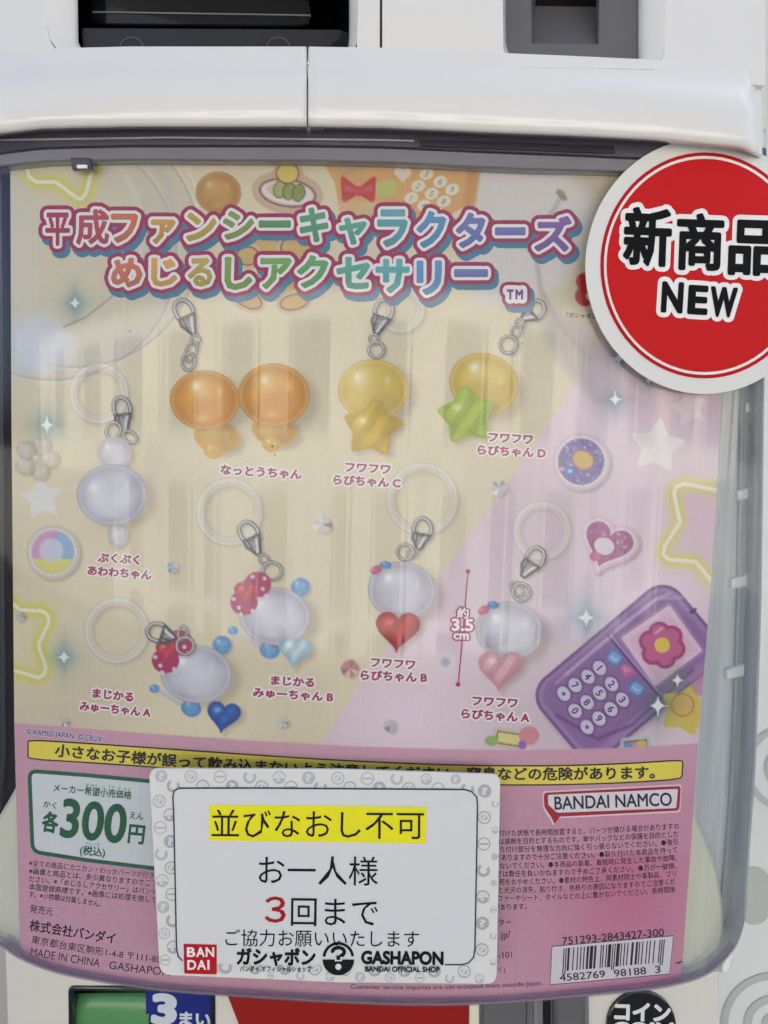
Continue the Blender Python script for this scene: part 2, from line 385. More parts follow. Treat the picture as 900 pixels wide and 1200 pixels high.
def ball(cx, cy, rx, ry, rot, core, rim, hi, reg=None, a=1.0, glow=None, gl=(.3, .35), hl=(-.35, -.4), shade=True):
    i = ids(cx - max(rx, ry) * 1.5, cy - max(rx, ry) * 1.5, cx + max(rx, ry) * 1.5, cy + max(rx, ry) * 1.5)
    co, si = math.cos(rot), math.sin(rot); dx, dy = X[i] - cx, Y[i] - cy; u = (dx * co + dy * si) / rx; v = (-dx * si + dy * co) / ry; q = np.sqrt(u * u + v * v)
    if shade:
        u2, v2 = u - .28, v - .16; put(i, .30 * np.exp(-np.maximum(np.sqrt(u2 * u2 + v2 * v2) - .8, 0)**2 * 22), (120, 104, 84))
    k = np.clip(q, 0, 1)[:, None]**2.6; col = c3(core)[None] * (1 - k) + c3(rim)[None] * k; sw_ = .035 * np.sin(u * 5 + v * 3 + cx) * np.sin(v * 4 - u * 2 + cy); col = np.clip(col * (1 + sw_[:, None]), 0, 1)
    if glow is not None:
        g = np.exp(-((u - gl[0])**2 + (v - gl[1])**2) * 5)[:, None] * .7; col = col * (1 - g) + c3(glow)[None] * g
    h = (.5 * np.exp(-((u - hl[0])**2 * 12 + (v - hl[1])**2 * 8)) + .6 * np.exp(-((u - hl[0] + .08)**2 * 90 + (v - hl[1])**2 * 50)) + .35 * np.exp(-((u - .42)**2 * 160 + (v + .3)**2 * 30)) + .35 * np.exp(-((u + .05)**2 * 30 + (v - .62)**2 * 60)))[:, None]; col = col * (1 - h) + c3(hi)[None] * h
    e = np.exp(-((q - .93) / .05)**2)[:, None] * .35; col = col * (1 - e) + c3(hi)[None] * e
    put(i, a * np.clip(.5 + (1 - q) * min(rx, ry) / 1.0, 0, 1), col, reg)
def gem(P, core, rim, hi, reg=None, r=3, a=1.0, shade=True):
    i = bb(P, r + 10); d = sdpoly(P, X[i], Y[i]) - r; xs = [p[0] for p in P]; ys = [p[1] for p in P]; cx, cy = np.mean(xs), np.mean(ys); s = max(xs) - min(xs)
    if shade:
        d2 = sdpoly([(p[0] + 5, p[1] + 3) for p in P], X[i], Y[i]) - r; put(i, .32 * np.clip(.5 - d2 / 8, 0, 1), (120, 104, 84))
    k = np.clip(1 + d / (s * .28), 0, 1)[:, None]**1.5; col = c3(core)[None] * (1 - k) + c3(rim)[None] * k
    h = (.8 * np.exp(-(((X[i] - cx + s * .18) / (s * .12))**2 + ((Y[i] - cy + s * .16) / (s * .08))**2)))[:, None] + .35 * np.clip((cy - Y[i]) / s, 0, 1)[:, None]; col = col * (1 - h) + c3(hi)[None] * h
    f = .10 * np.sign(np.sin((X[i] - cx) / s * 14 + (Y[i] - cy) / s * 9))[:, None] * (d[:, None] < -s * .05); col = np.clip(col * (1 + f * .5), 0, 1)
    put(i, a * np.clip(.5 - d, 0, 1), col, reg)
def star(cx, cy, r, rot=0, inner=.5, n=5): return [(cx + (r if k % 2 == 0 else r * inner) * math.sin(rot + math.pi * k / n), cy - (r if k % 2 == 0 else r * inner) * math.cos(rot + math.pi * k / n)) for k in range(2 * n)]
def heart(cx, cy, w, rot=0):
    out = []
    for t in np.linspace(0, 2 * math.pi, 41)[:-1]:
        x = 16 * math.sin(t)**3; y = -(13 * math.cos(t) - 5 * math.cos(2 * t) - 2 * math.cos(3 * t) - math.cos(4 * t)); x *= w / 32; y *= w / 32
        out.append((cx + x * math.cos(rot) - y * math.sin(rot), cy + x * math.sin(rot) + y * math.cos(rot)))
    return out
def rrect(cx, cy, w, h, rot, r=0):
    co, si = math.cos(rot), math.sin(rot); w -= 2 * r; h -= 2 * r
    return [(cx + x * co - y * si, cy + x * si + y * co) for x, y in ((-w / 2, -h / 2), (w / 2, -h / 2), (w / 2, h / 2), (-w / 2, h / 2))]
def sparkle(cx, cy, r, glow=(70, 130, 150)):
    i = ids(cx - r * 4, cy - r * 4, cx + r * 4, cy + r * 4); u, v = (X[i] - cx) / r, (Y[i] - cy) / r
    put(i, .85 * np.exp(-(np.abs(u)**1.1 + np.abs(v * .8)**1.1) * .85), glow)
    i = ids(cx - r * 2, cy - r * 2, cx + r * 2, cy + r * 2); u, v = np.abs(X[i] - cx) / r, np.abs(Y[i] - cy) / r
    put(i, np.clip((1.0 - (np.sqrt(u) + np.sqrt(v * .85))) * 6 + .4, 0, 1), (250, 252, 250))
def loop(cx, cy, r, w=10):
    i = ids(cx - r * 1.4, cy - r * 1.4, cx + r * 1.4, cy + r * 1.4); q = np.hypot(X[i] - cx, (Y[i] - cy) * .98); d = np.abs(q - r + w / 2) - w / 2
    put(i, .22 * np.clip(.5 - (np.abs(np.hypot(X[i] - cx - 3, Y[i] - cy - 3) - r + w / 2) - w / 2) / 5, 0, 1), (150, 130, 110))
    put(i, .42 * np.clip(.5 - d / 1.4, 0, 1), (238, 236, 230)); put(i, .4 * np.exp(-((q - r + w * .25) / 1.1)**2), (250, 250, 246)); put(i, .22 * np.exp(-((q - r) / .8)**2), (150, 140, 125)); put(i, .22 * np.exp(-((q - r + w) / .8)**2), (150, 140, 125))
def smooth(P, k=5):
    out = []
    for i in range(len(P) - 1):
        a, b, c, d = (np.array(P[max(0, min(len(P) - 1, i + j))], float) for j in (-1, 0, 1, 2))
        for t in np.arange(k) / k: out.append(tuple(.5 * (2 * b + (c - a) * t + (2 * a - 5 * b + 4 * c - d) * t * t + (3 * b - a - 3 * c + d) * t**3)))
    return out + [P[-1]]
def wire(P, w=5.5):
    P = smooth(P, 4) if len(P) < 12 else P
    stroke([(p[0] + 2.5, p[1] + 2) for p in P], w, (110, 98, 84), .3, 4); stroke(P, w, (84, 80, 78), 1); stroke(P, w * .62, (150, 147, 144), 1)
    stroke([(p[0] - w * .1, p[1] - w * .12) for p in P], w * .28, (232, 232, 230), .95)
def oval_wire(cx, cy, rx, ry, rot, w): wire(ell(cx, cy, rx, ry, rot, 24) + [ell(cx, cy, rx, ry, rot, 24)[0]], w)
def clasp(hx, hy, bx, by, s=1.0):
    """lobster clasp: hook loop at (hx, hy), swivel at (bx, by)"""
    a = math.atan2(by - hy, bx - hx); co, si = math.cos(a), math.sin(a); L = math.hypot(bx - hx, by - hy)
    T = lambda x, y: (hx + x * co - y * si, hy + x * si + y * co)
    hook = [T(x, y) for x, y in ((L * .42, -9 * s), (L * .12, -11.5 * s), (-7 * s, -8 * s), (-11 * s, 1), (-6 * s, 8.5 * s), (L * .15, 10 * s), (L * .34, 8 * s))]
    wire(hook, 5.5 * s)
    body = [T(x, y) for x, y in ((L * .3, -11 * s), (L * .3, 9.5 * s), (L * .55, 10 * s), (L * .8, 5 * s), (L * .98, 2 * s), (L * .98, -3 * s), (L * .7, -7 * s))]
    fill([(p[0] + 3, p[1] + 2) for p in body], (110, 98, 84), .3, 1, 4); fill(body, (78, 76, 78), 1, 1.4); fill(inset(body, 2 * s * (1)), (158, 156, 156), 1, 0)
    stroke([T(L * .36, -6 * s), T(L * .62, -3 * s), T(L * .9, -.5 * s)], 3 * s, (236, 236, 236), .9); stroke([T(L * .36, 5 * s), T(L * .7, 4 * s)], 2.2 * s, (60, 60, 64), .8)
    stroke([T(L * .3, -10 * s), T(L * .42, 0), T(L * .3, 8 * s)], 1.3, (50, 48, 48), .7)

# base colours of the sheet: cream, pink diagonal, band of deep pink below
fill([(368, 885), (420, 805), (500, 697), (590, 573), (640, 500), (684, 436), (735, 360), (800, 260), (900, 260), (900, 890)], (234, 214, 221), 1, 0, 2)
i = ids(0, 170, 900, 900); n1 = np.zeros(len(i))
for _k in range(26):
    fx, fy, ph = rng.uniform(-.03, .03), rng.uniform(-.03, .03), rng.uniform(0, 6.28); n1 += np.sin(X[i] * fx + Y[i] * fy + ph)
C[i] = np.clip(C[i] * (1 + .006 * n1[:, None]), 0, 1)
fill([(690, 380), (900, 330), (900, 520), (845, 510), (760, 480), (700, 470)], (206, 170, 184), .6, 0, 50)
fill([(560, 180), (705, 180), (690, 300), (640, 350), (560, 360), (540, 300), (545, 230)], (226, 222, 220), .85, 0, 18)
fill([(640, 170), (900, 170), (900, 230), (700, 240)], (206, 190, 160), .7, 0, 20)
stroke([(660, 226), (640, 262), (628, 300), (634, 340), (655, 380), (690, 420)], 5, (176, 166, 152), .6, 5); stroke([(655, 225), (661, 232)], 7, (150, 130, 110), .8)
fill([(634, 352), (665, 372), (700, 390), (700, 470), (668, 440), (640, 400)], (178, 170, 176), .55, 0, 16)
# big clear capsule halves at the top left
for (cx, cy, r) in ((62, 300, 148), (88, 285, 148)):
    i = ids(0, 150, cx + r + 8, cy + r + 8); q = np.hypot(X[i] - cx, Y[i] - cy)
    put(i, .30 * np.clip((r - q) / 1.6, 0, 1) * (0.35 + .65 * np.exp(-((q - r) / 38)**2)), (200, 200, 200)); put(i, .55 * np.exp(-((q - r) / 1.3)**2), (238, 236, 230)); put(i, .35 * np.exp(-((q - r + 3) / 1.2)**2), (150, 144, 136))
fill(ell(52, 405, 36, 30), (226, 230, 236), .75, 0, 14); fill([(14, 375), (60, 360), (78, 400), (50, 440), (14, 440)], (222, 228, 236), .5, 0, 12)
stroke([(75, 383), (100, 372), (122, 355), (140, 340)], 2, (140, 130, 118), .6, 1.5); stroke([(135, 185), (160, 230), (168, 262), (164, 300)], 7, (236, 234, 228), .4, 4)
stroke([(216, 190), (228, 215), (233, 248), (226, 300), (205, 350)], 2, (244, 242, 236), .6); stroke([(178, 190), (196, 214), (200, 250)], 12, (206, 202, 196), .5, 8)
# neon stars
NG = (226, 220, 84)
stroke([(30, 192), (34, 207), (42, 213), (64, 213), (72, 218), (90, 232), (96, 233), (101, 226), (106, 206), (112, 190)], 4.2, (250, 248, 232), 1, 1, 9, NG, .75)
stroke([(10, 703), (24, 715), (50, 716), (57, 722), (57, 730), (46, 753), (46, 760), (54, 782), (52, 790), (45, 794), (10, 784)], 4, (250, 248, 232), 1, 1, 9, NG, .8)
stroke([(852, 574), (838, 574), (802, 567), (792, 571), (790, 579), (797, 612), (779, 640), (777, 650), (784, 656), (815, 658), (835, 682), (850, 700)], 4.4, (250, 248, 232), 1, 1, 9, NG, .75)
fill([(850, 578), (805, 573), (798, 580), (804, 612), (786, 648), (818, 652), (850, 690)], (226, 190, 200), .25, 0, 6)
# pale stars
fill(star(770, 523, 31, .12, .52), (246, 240, 232), .95, 2); fill(star(808, 478, 20, -.2, .52), (240, 232, 230), .55, 2, 3); fill(star(49, 584, 24, -.12, .52), (240, 240, 238), .9, 1.5, 2); fill(star(765, 458, 14, .3, .5), (236, 216, 222), .6, 1, 3)
for s_ in ((88, 355, 9), (55, 498, 11), (75, 770, 10), (721, 468, 10), (687, 724, 13), (725, 420, 9), (760, 446, 6)): sparkle(*s_)
# bead flower, crystals
for k in range(5):
    a = -1.2 + k * 1.257; ball(42 + 16 * math.cos(a), 537 + 16 * math.sin(a), 11, 11, 0, (230, 222, 206), (190, 181, 162), (252, 250, 246), a=.8)
ball(42, 537, 5, 5, 0, (226, 220, 206), (180, 172, 156), (250, 250, 246), shade=False)
for (x, y, r, c) in ((378, 615, 13, (214, 210, 206)), (585, 572, 11, (214, 206, 206)), (202, 665, 8, (190, 204, 216)), (410, 783, 12, (196, 132, 126)), (457, 850, 9, (206, 200, 204)), (330, 846, 9, (220, 216, 206)), (75, 845, 8, (214, 208, 196)), (24, 722, 7, (206, 204, 200))):
    k1 = [(x + r * random.uniform(.7, 1) * math.cos(t), y + r * random.uniform(.7, 1) * math.sin(t)) for t in np.linspace(0, 6.28, 9)[:-1]]
    fill([(p[0] + 3, p[1] + 2) for p in k1], (110, 98, 84), .3, 0, 4); fill(k1, c, .95)
    for t in range(6):
        a = random.uniform(0, 6.28); fill([(x, y), (x + r * .9 * math.cos(a), y + r * .9 * math.sin(a)), (x + r * .9 * math.cos(a + .6), y + r * .9 * math.sin(a + .6))], [(252, 252, 252), (120, 116, 116), c][t % 3], .6)
i = ids(505, 760, 540, 792); q = np.hypot(X[i] - 522, Y[i] - 776); ang = np.arctan2(Y[i] - 776, X[i] - 522)
put(i, np.clip(11.5 + np.sin(ang * 11) * 1.2 - q, 0, 1), (236, 230, 234)); put(i, .7 * np.clip(8 - q, 0, 1) * (.5 + .5 * np.sin(ang * 11)), (196, 190, 196)); put(i, .8 * np.clip(5 - q, 0, 1), (176, 168, 196))
# tan stickers and toy keypad behind the title (plain shapes)
def sticker(P, c, edge=(206, 176, 150), reg=None): fill(P, edge, .9, 6, 1.5, reg); fill(P, (122, 78, 62), .9, 1.6); fill(P, c, 1, 0, 1)
stroke(ell(256, 226, 26, 24), 2.0, (176, 138, 98), .7); ball(256, 226, 26, 24, 0, (204, 160, 92), (176, 128, 66), (228, 200, 150), shade=False)
fill(ell(337, 226, 33, 16, .15), (206, 176, 150), .8, 9, 2); fill(ell(337, 205, 15, 15), (206, 176, 150), .8, 4, 2)
stroke(ell(337, 226, 33, 16, .15) + [ell(337, 226, 33, 16, .15)[0]], 1.6, (116, 66, 76)); fill(ell(337, 226, 30, 13, .15), (238, 230, 230)); fill(ell(336, 224, 24, 10, .15), (222, 206, 170))
for k, cc in enumerate(((176, 180, 112), (150, 164, 100), (140, 156, 96))): stroke(ell(328 + k * 11, 222 + k * 2, 7, 10, .2) + [ell(328 + k * 11, 222 + k * 2, 7, 10, .2)[0]], 1.4, (96, 84, 56)); fill(ell(328 + k * 11, 222 + k * 2, 6.4, 9.4, .2), cc)
stroke(ell(337, 203, 13, 12) + [ell(337, 203, 13, 12)[0]], 1.6, (116, 76, 56)); fill(ell(337, 203, 12.2, 11.2), (226, 200, 112))
for (x, y, rx, ry, r) in ((312, 290, 16, 13, .1), (290, 300, 12, 10, 0), (350, 292, 20, 15, .2), (300, 338, 14, 11, -.3), (336, 336, 20, 14, .2), (290, 350, 17, 9, .5), (345, 354, 16, 8, -.2)): sticker(ell(x, y, rx, ry, r), (216, 182, 120), (218, 196, 170))
ph = [(375, 184), (560, 184), (556, 236), (520, 256), (455, 262), (400, 256), (392, 214)]
fill(ph, (222, 172, 112), .95, 0, 2); fill([(388, 176), (438, 176), (426, 196), (402, 206)], (196, 172, 140), .8, 2, 2); fill([(550, 184), (566, 184), (556, 250), (540, 262)], (208, 150, 92), .7, 0, 4)
KEY2 = [(500, 204, '3'), (516, 213, '6'), (530, 222, '9'), (490, 218, '2'), (506, 227, '5'), (520, 236, '8'), (482, 232, '1'), (497, 241, '4'), (512, 250, '7')]
for (x, y, k) in KEY2: fill(ell(x, y, 8.4, 6.6, -.35), (238, 234, 214), .95)
fill(heart(472, 204, 20), (240, 222, 214), .95); fill(ell(453, 221, 13, 10, -.3), (196, 206, 122), .9); fill(ell(428, 245, 10, 9), (202, 200, 120), .8)
for (a_, b_) in (((404, 214), (420, 224)), ((436, 214), (420, 224))):
    fill([b_, (a_[0] - (2 if a_[0] < 420 else -2), a_[1] - 4), (a_[0], a_[1] + 20)], (196, 66, 70), 1, 3, 1.2); fill([b_, (a_[0], a_[1] + 2), (a_[0], a_[1] + 10)], (222, 122, 122), .6, 0, 3)
fill(ell(420, 224, 6, 6), (206, 78, 82)); fill([(400, 240), (446, 240), (440, 262), (404, 262)], (228, 196, 160), .6, 4, 6)
# round and heart badges, plain designs
def badge(P, edge, reg): fill([(p[0] + 3, p[1] + 3) for p in P], (110, 90, 90), .35, 5, 5); fill(P, edge, .9, 5, 1.2, reg); stroke(P + [P[0]], 1.2, (250, 248, 246), .9)
Pb = ell(62, 647, 27, 27); badge(Pb, (214, 208, 190), 11)
i = ids(30, 615, 95, 680); q = np.hypot(X[i] - 62, Y[i] - 647); t = (X[i] - 62) * .35 + (Y[i] - 647)
cc = np.where((Y[i] > 655)[:, None], c3((226, 220, 120))[None], np.where((X[i] + .6 * (Y[i] - 647) < 56)[:, None], c3((214, 160, 204))[None], c3((150, 186, 220))[None])); put(i, np.clip(25 - q, 0, 1), cc); put(i, .8 * np.clip((15 - np.hypot(X[i] - 60, (Y[i] - 645))) / 2, 0, 1), (218, 222, 232))
Pb = ell(681, 541, 29, 29); badge(Pb, (226, 208, 216), 12); fill(ell(681, 541, 27, 27), (128, 116, 168)); 
for k in range(70):
    a, r_ = random.uniform(0, 6.28), 25 * math.sqrt(random.random()); x, y = 681 + r_ * math.cos(a), 541 + r_ * math.sin(a); fill(ell(x, y, random.uniform(1, 3), random.uniform(1, 2.4), a, 6), random.choice([(176, 166, 206), (96, 90, 150), (206, 200, 226), (110, 130, 196)]), .8)
stroke(ell(683, 539, 13, 11, .5) + [ell(683, 539, 13, 11, .5)[0]], 2, (190, 110, 130)); fill(ell(683, 539, 12, 10, .5), (222, 186, 112)); fill(ell(668, 552, 6, 6), (70, 130, 190)); fill(ell(668, 552, 2.5, 2.5), (190, 214, 236))
Ph = heart(712, 637, 62, .38); badge(Ph, (230, 202, 214), 13); fill(heart(712, 637, 57, .38), (168, 92, 142))
for k in range(80):
    x, y = 712 + random.uniform(-26, 26), 637 + random.uniform(-24, 26)
    if sdpoly(heart(712, 637, 50, .38), np.array([x]), np.array([y]))[0] < -2: fill(ell(x, y, random.uniform(1, 3), random.uniform(1, 2.6), x, 6), random.choice([(206, 150, 190), (140, 66, 120), (226, 190, 214), (188, 110, 160)]), .8)
stroke(ell(708, 640, 13, 11, .3) + [ell(708, 640, 13, 11, .3)[0]], 2, (176, 80, 120)); fill(ell(708, 640, 12, 10, .3), (230, 218, 226)); fill(ell(697, 652, 6, 6), (206, 110, 150))
# toy phone
fill(rrect(738, 800, 200, 100, -.70, 22), (120, 90, 100), .35, 24, 8)
Pp = rrect(736, 788, 214, 118, -.70, 28); fill(Pp, (116, 84, 134), 1, 28, 1.4, 14); fill(Pp, (166, 134, 182), 1, 24.5, 3); fill(rrect(734, 786, 200, 100, -.70, 22), (146, 110, 162), 1, 20, 5)
stroke([(652, 800), (720, 741), (770, 702), (800, 700)], 3, (196, 168, 206), .8, 3); stroke([(652, 838), (700, 866), (740, 850), (812, 785)], 3, (90, 58, 108), .7, 4)
Sc = [(731, 748), (784, 712), (820, 762), (768, 801)]; fill(Sc, (168, 130, 176), 1, 6, 1.2); fill(Sc, (236, 206, 222), 1, 2.5, 1.2); fill(inset(Sc[::1], 5), (228, 186, 208), .7, 0, 4)
for k in range(6):
    a = k * math.pi / 3 + .3; fill(ell(776 + 15 * math.cos(a), 756 + 15 * math.sin(a), 12, 12), (166, 62, 118), 1, 1)
for k in range(6):
    a = k * math.pi / 3 + .3; fill(ell(776 + 15 * math.cos(a), 756 + 15 * math.sin(a), 9, 9), (202, 102, 150), 1, 0, 2)
fill(ell(776, 756, 13, 13), (202, 102, 150)); fill(ell(776, 756, 9, 9), (232, 206, 84)); stroke([(768, 742), (776, 736)], 2.5, (240, 200, 220), .8, 2)
for (x, y) in ((720, 771), (746, 807)): fill(rrect(x, y, 19, 17, .6, 5), (96, 130, 190), 1, 5); fill(rrect(x, y, 16, 14, .6, 5), (140, 176, 220), 1, 4, 2); stroke([(x - 4, y - 2), (x, y + 2), (x + 4, y + 2)], 1.6, (224, 236, 246), .8)
fill(heart(735, 787, 19, .4), (198, 104, 156)); fill(heart(734, 785, 10, .4), (226, 160, 194), .8, 0, 3)
KEYS = [('1', 702.7, 782.7), ('4', 689, 793), ('7', 674, 803), ('', 660.7, 813), ('2', 716.7, 801.7), ('5', 702.5, 812), ('8', 688, 823), ('0', 674, 833), ('3', 729.5, 820), ('6', 716, 831), ('9', 702, 842), ('', 688, 852)]
for (k, x, y) in KEYS: fill(ell(x, y, 9.6, 7.6, .95), (92, 62, 112), .8, 1.2, 2); fill(ell(x, y, 9, 7.2, .95), (222, 212, 232))
fill(ell(812, 716, 2.5, 5, .9), (92, 60, 108)); 
stroke([(713, 745), (742, 780), (772, 815)], 3, (92, 62, 112), .85, 1.5); stroke([(715, 743.5), (744, 778.5), (774, 813.5)], 1.4, (206, 182, 220), .8)
stroke([(664, 790), (700, 759), (716, 746)], 4, (214, 190, 224), .6, 3); stroke([(722, 738), (768, 702), (784, 696)], 4, (220, 198, 230), .6, 3)
# stickers at the lower edge, and the yellow charm by the phone (plain)
sticker(rrect(598, 866, 54, 36, .15, 12), (232, 222, 150), (214, 206, 180), 15); fill(ell(620, 862, 12, 11), (222, 150, 160)); fill(ell(576, 868, 8, 6), (150, 186, 110)); fill(ell(612, 873, 5, 5), (150, 110, 190))
sticker(rrect(745, 872, 44, 26, -.1, 10), (206, 150, 176), (196, 206, 216)); fill(ell(736, 874, 5, 4), (110, 160, 206)); fill(ell(752, 872, 6, 5), (222, 196, 110))
fill(star(803, 832, 27, .3, .62), (222, 200, 90), .95, 4, 1.5); fill(ell(800, 826, 13, 13), (226, 190, 110)); stroke(ell(800, 826, 13, 13) + [ell(800, 826, 13, 13)[0]], 1.5, (196, 110, 96)); fill(ell(822, 800, 12, 16), (190, 130, 176), .7, 0, 5)
sparkle(771, 827, 13, (60, 90, 80)); sparkle(794, 797, 9, (90, 130, 90))
# pale loops, clasps and charms: plain beads, hearts and stars in the colours of the printed ones
loop(116, 461, 35); loop(269, 600, 39); loop(137, 739, 38); loop(495, 585, 42); loop(635, 622, 34, 9); loop(470, 362, 28)
REGN = {}
clasp(142, 476, 146, 508, .9); oval_wire(133, 505, 8, 10, .3, 4.2); oval_wire(152, 512, 9, 6, .6, 4)
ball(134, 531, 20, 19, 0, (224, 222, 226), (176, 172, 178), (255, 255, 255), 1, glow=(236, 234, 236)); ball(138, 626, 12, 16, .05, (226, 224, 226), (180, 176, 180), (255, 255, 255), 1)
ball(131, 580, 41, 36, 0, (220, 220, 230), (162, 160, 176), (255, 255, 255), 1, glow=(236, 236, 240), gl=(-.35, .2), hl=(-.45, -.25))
clasp(214, 362, 227, 392, .95); oval_wire(229, 398, 5, 6, 0, 3.2); oval_wire(224, 412, 6, 12, .35, 3.6); oval_wire(221, 424, 7.5, 10, .1, 3.8)
for (cx, cy, rx, ry, bx, by) in ((240, 469, 41, 35, 254, 512), (321, 463, 42, 37, 322, 504)):
    ball(bx, by, 27, 19, .2, (226, 184, 84), (200, 150, 56), (250, 228, 160), 2 if cx < 300 else 3, glow=(196, 140, 90)); ball(bx - 4, by + 17, 11, 9, .2, (222, 182, 84), (204, 156, 62), (250, 230, 170), 2 if cx < 300 else 3, shade=False)
    ball(cx, cy, rx, ry, .05, (228, 166, 62), (192, 122, 30), (255, 238, 196), 2 if cx < 300 else 3, glow=(216, 150, 78), gl=(.1, .25), hl=(-.2, -.45))
clasp(450, 362, 440, 392, .95); oval_wire(438, 397, 5, 5, 0, 3.2); oval_wire(441, 410, 9, 9, .2, 4)
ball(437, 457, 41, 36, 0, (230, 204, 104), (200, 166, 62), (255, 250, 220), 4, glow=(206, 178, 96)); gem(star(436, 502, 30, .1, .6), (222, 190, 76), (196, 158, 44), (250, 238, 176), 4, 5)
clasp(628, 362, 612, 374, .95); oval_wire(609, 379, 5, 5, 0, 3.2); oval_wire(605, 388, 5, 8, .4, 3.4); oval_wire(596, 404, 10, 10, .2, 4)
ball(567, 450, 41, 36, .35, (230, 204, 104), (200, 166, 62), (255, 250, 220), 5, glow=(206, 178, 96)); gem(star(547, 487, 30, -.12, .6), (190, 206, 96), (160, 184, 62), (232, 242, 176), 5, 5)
clasp(290, 622, 303, 650, .95); oval_wire(309, 655, 6, 5, .6, 3.2); oval_wire(319, 669, 11, 10, .2, 4)
def bow_(x, y, reg):
    for (dx, dy) in ((-2, 12), (14, -9)): fill(ell(x + dx, y + dy, 15, 14), (176, 50, 104), 1, 1, 1, reg)
    for (dx, dy) in ((-8, 18), (8, 22), (-14, 8), (20, -4), (22, -16), (8, -18), (-6, 26), (24, 4)): fill(ell(x + dx, y + dy, 2.4, 2.4), (240, 214, 226))
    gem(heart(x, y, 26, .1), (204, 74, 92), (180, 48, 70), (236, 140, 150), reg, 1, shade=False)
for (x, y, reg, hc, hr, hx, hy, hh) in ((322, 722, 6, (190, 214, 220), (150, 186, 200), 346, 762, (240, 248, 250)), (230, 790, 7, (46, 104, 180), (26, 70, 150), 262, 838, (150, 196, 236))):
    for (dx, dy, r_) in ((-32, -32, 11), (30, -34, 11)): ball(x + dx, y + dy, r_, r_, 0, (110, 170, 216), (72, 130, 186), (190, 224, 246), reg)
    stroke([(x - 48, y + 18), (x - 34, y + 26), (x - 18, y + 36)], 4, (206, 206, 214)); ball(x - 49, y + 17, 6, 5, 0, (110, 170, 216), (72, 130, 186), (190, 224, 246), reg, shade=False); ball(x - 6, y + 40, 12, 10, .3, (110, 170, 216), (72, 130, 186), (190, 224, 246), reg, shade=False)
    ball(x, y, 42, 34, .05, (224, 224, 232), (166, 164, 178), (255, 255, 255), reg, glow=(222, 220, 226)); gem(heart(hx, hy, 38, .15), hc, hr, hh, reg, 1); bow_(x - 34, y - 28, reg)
clasp(183, 741, 205, 748, .95); oval_wire(214, 742, 5, 8, .2, 3.4); oval_wire(217, 757, 10, 10, .2, 4)
clasp(495, 618, 490, 644, .95); oval_wire(483, 648, 6, 5, -.6, 3.2); oval_wire(475, 647, 9, 9, .2, 4)
clasp(628, 652, 612, 676, .95); oval_wire(606, 690, 9, 6, .9, 3.6); oval_wire(611, 694, 10, 10, .2, 4)
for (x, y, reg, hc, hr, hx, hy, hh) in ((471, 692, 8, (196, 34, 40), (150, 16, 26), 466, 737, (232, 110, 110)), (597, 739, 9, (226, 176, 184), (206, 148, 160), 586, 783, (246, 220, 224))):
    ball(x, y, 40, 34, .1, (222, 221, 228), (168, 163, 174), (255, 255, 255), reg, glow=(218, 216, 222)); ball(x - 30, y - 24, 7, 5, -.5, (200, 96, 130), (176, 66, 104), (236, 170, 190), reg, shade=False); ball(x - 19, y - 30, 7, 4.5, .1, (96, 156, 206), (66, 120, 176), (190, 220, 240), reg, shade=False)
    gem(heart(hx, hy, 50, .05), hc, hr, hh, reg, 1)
# logo fragment beside the round card (red)
fill(ell(684, 330, 8, 9), (196, 36, 44), 1, 1); fill(ell(686, 347, 11, 11), (196, 36, 44), 1, 1); fill(ell(693, 347, 7, 5), (236, 232, 230))
# deep pink foot of the sheet
PKx = np.polyfit([18, 180, 300, 480, 570, 700, 816], [847, 860, 868, 876, 879, 877.5, 871], 3)
i = ids(0, 830, 900, 1200); put(i, np.clip(Y[i] - np.polyval(PKx, X[i]) + .5, 0, 1), (220, 172, 188))
i = ids(560, 880, 900, 1200); put(i, .35 * np.clip((X[i] - 560) / 200, 0, 1) * np.clip((Y[i] - 880) / 60, 0, 1), (214, 136, 164))
i = ids(0, 1000, 900, 1200); put(i, .55 * np.exp(-((X[i] - 730) / 70)**2 - ((Y[i] - 1040) / 90)**2), (208, 110, 144))
C[:] = np.clip(C + rng.normal(0, .008, (len(X), 1)) + rng.normal(0, .004, C.shape), 0, 1)

_g = C.mean(1, keepdims=True); C[:] = np.clip((_g + (C - _g) * 1.08) * .968, 0, 1)
poster = empty('poster', (0, .002, 0), label='printed product poster of cream and pink paper curved behind the clear cover', category='poster')
P3 = bow(0)(X, Y); COLS = lin(np.clip(C, 0, 1.0) * .999); P3[:, 1] -= .002
quads = (np.arange(NV - 1)[:, None] * NU + np.arange(NU - 1)[None]).ravel(); Q4 = np.stack([quads, quads + NU, quads + NU + 1, quads + 1], 1); QR = REG[quads]
def cut(name, mask, **props):
    F = Q4[mask]; u, inv = np.unique(F.ravel(), return_inverse=True); F2 = inv.reshape(-1, 4); me = bpy.data.meshes.new(name)
    me.vertices.add(len(u)); me.vertices.foreach_set('co', P3[u].astype(np.float32).ravel()); me.loops.add(F2.size); me.loops.foreach_set('vertex_index', F2.ravel().astype(np.int32))
    me.polygons.add(len(F2)); me.polygons.foreach_set('loop_start', np.arange(0, F2.size, 4, dtype=np.int32)); me.polygons.foreach_set('loop_total', np.full(len(F2), 4, np.int32)); me.polygons.foreach_set('use_smooth', np.ones(len(F2), bool))
    me.update(calc_edges=True); me.validate()
    a = me.color_attributes.new('Col', 'FLOAT_COLOR', 'POINT'); c = np.ones((len(u), 4), np.float32); c[:, :3] = COLS[u]; a.data.foreach_set('color', c.ravel())
    return link(name, me, poster, M['paper'], **props)
cut('paper_sheet', QR == 0)
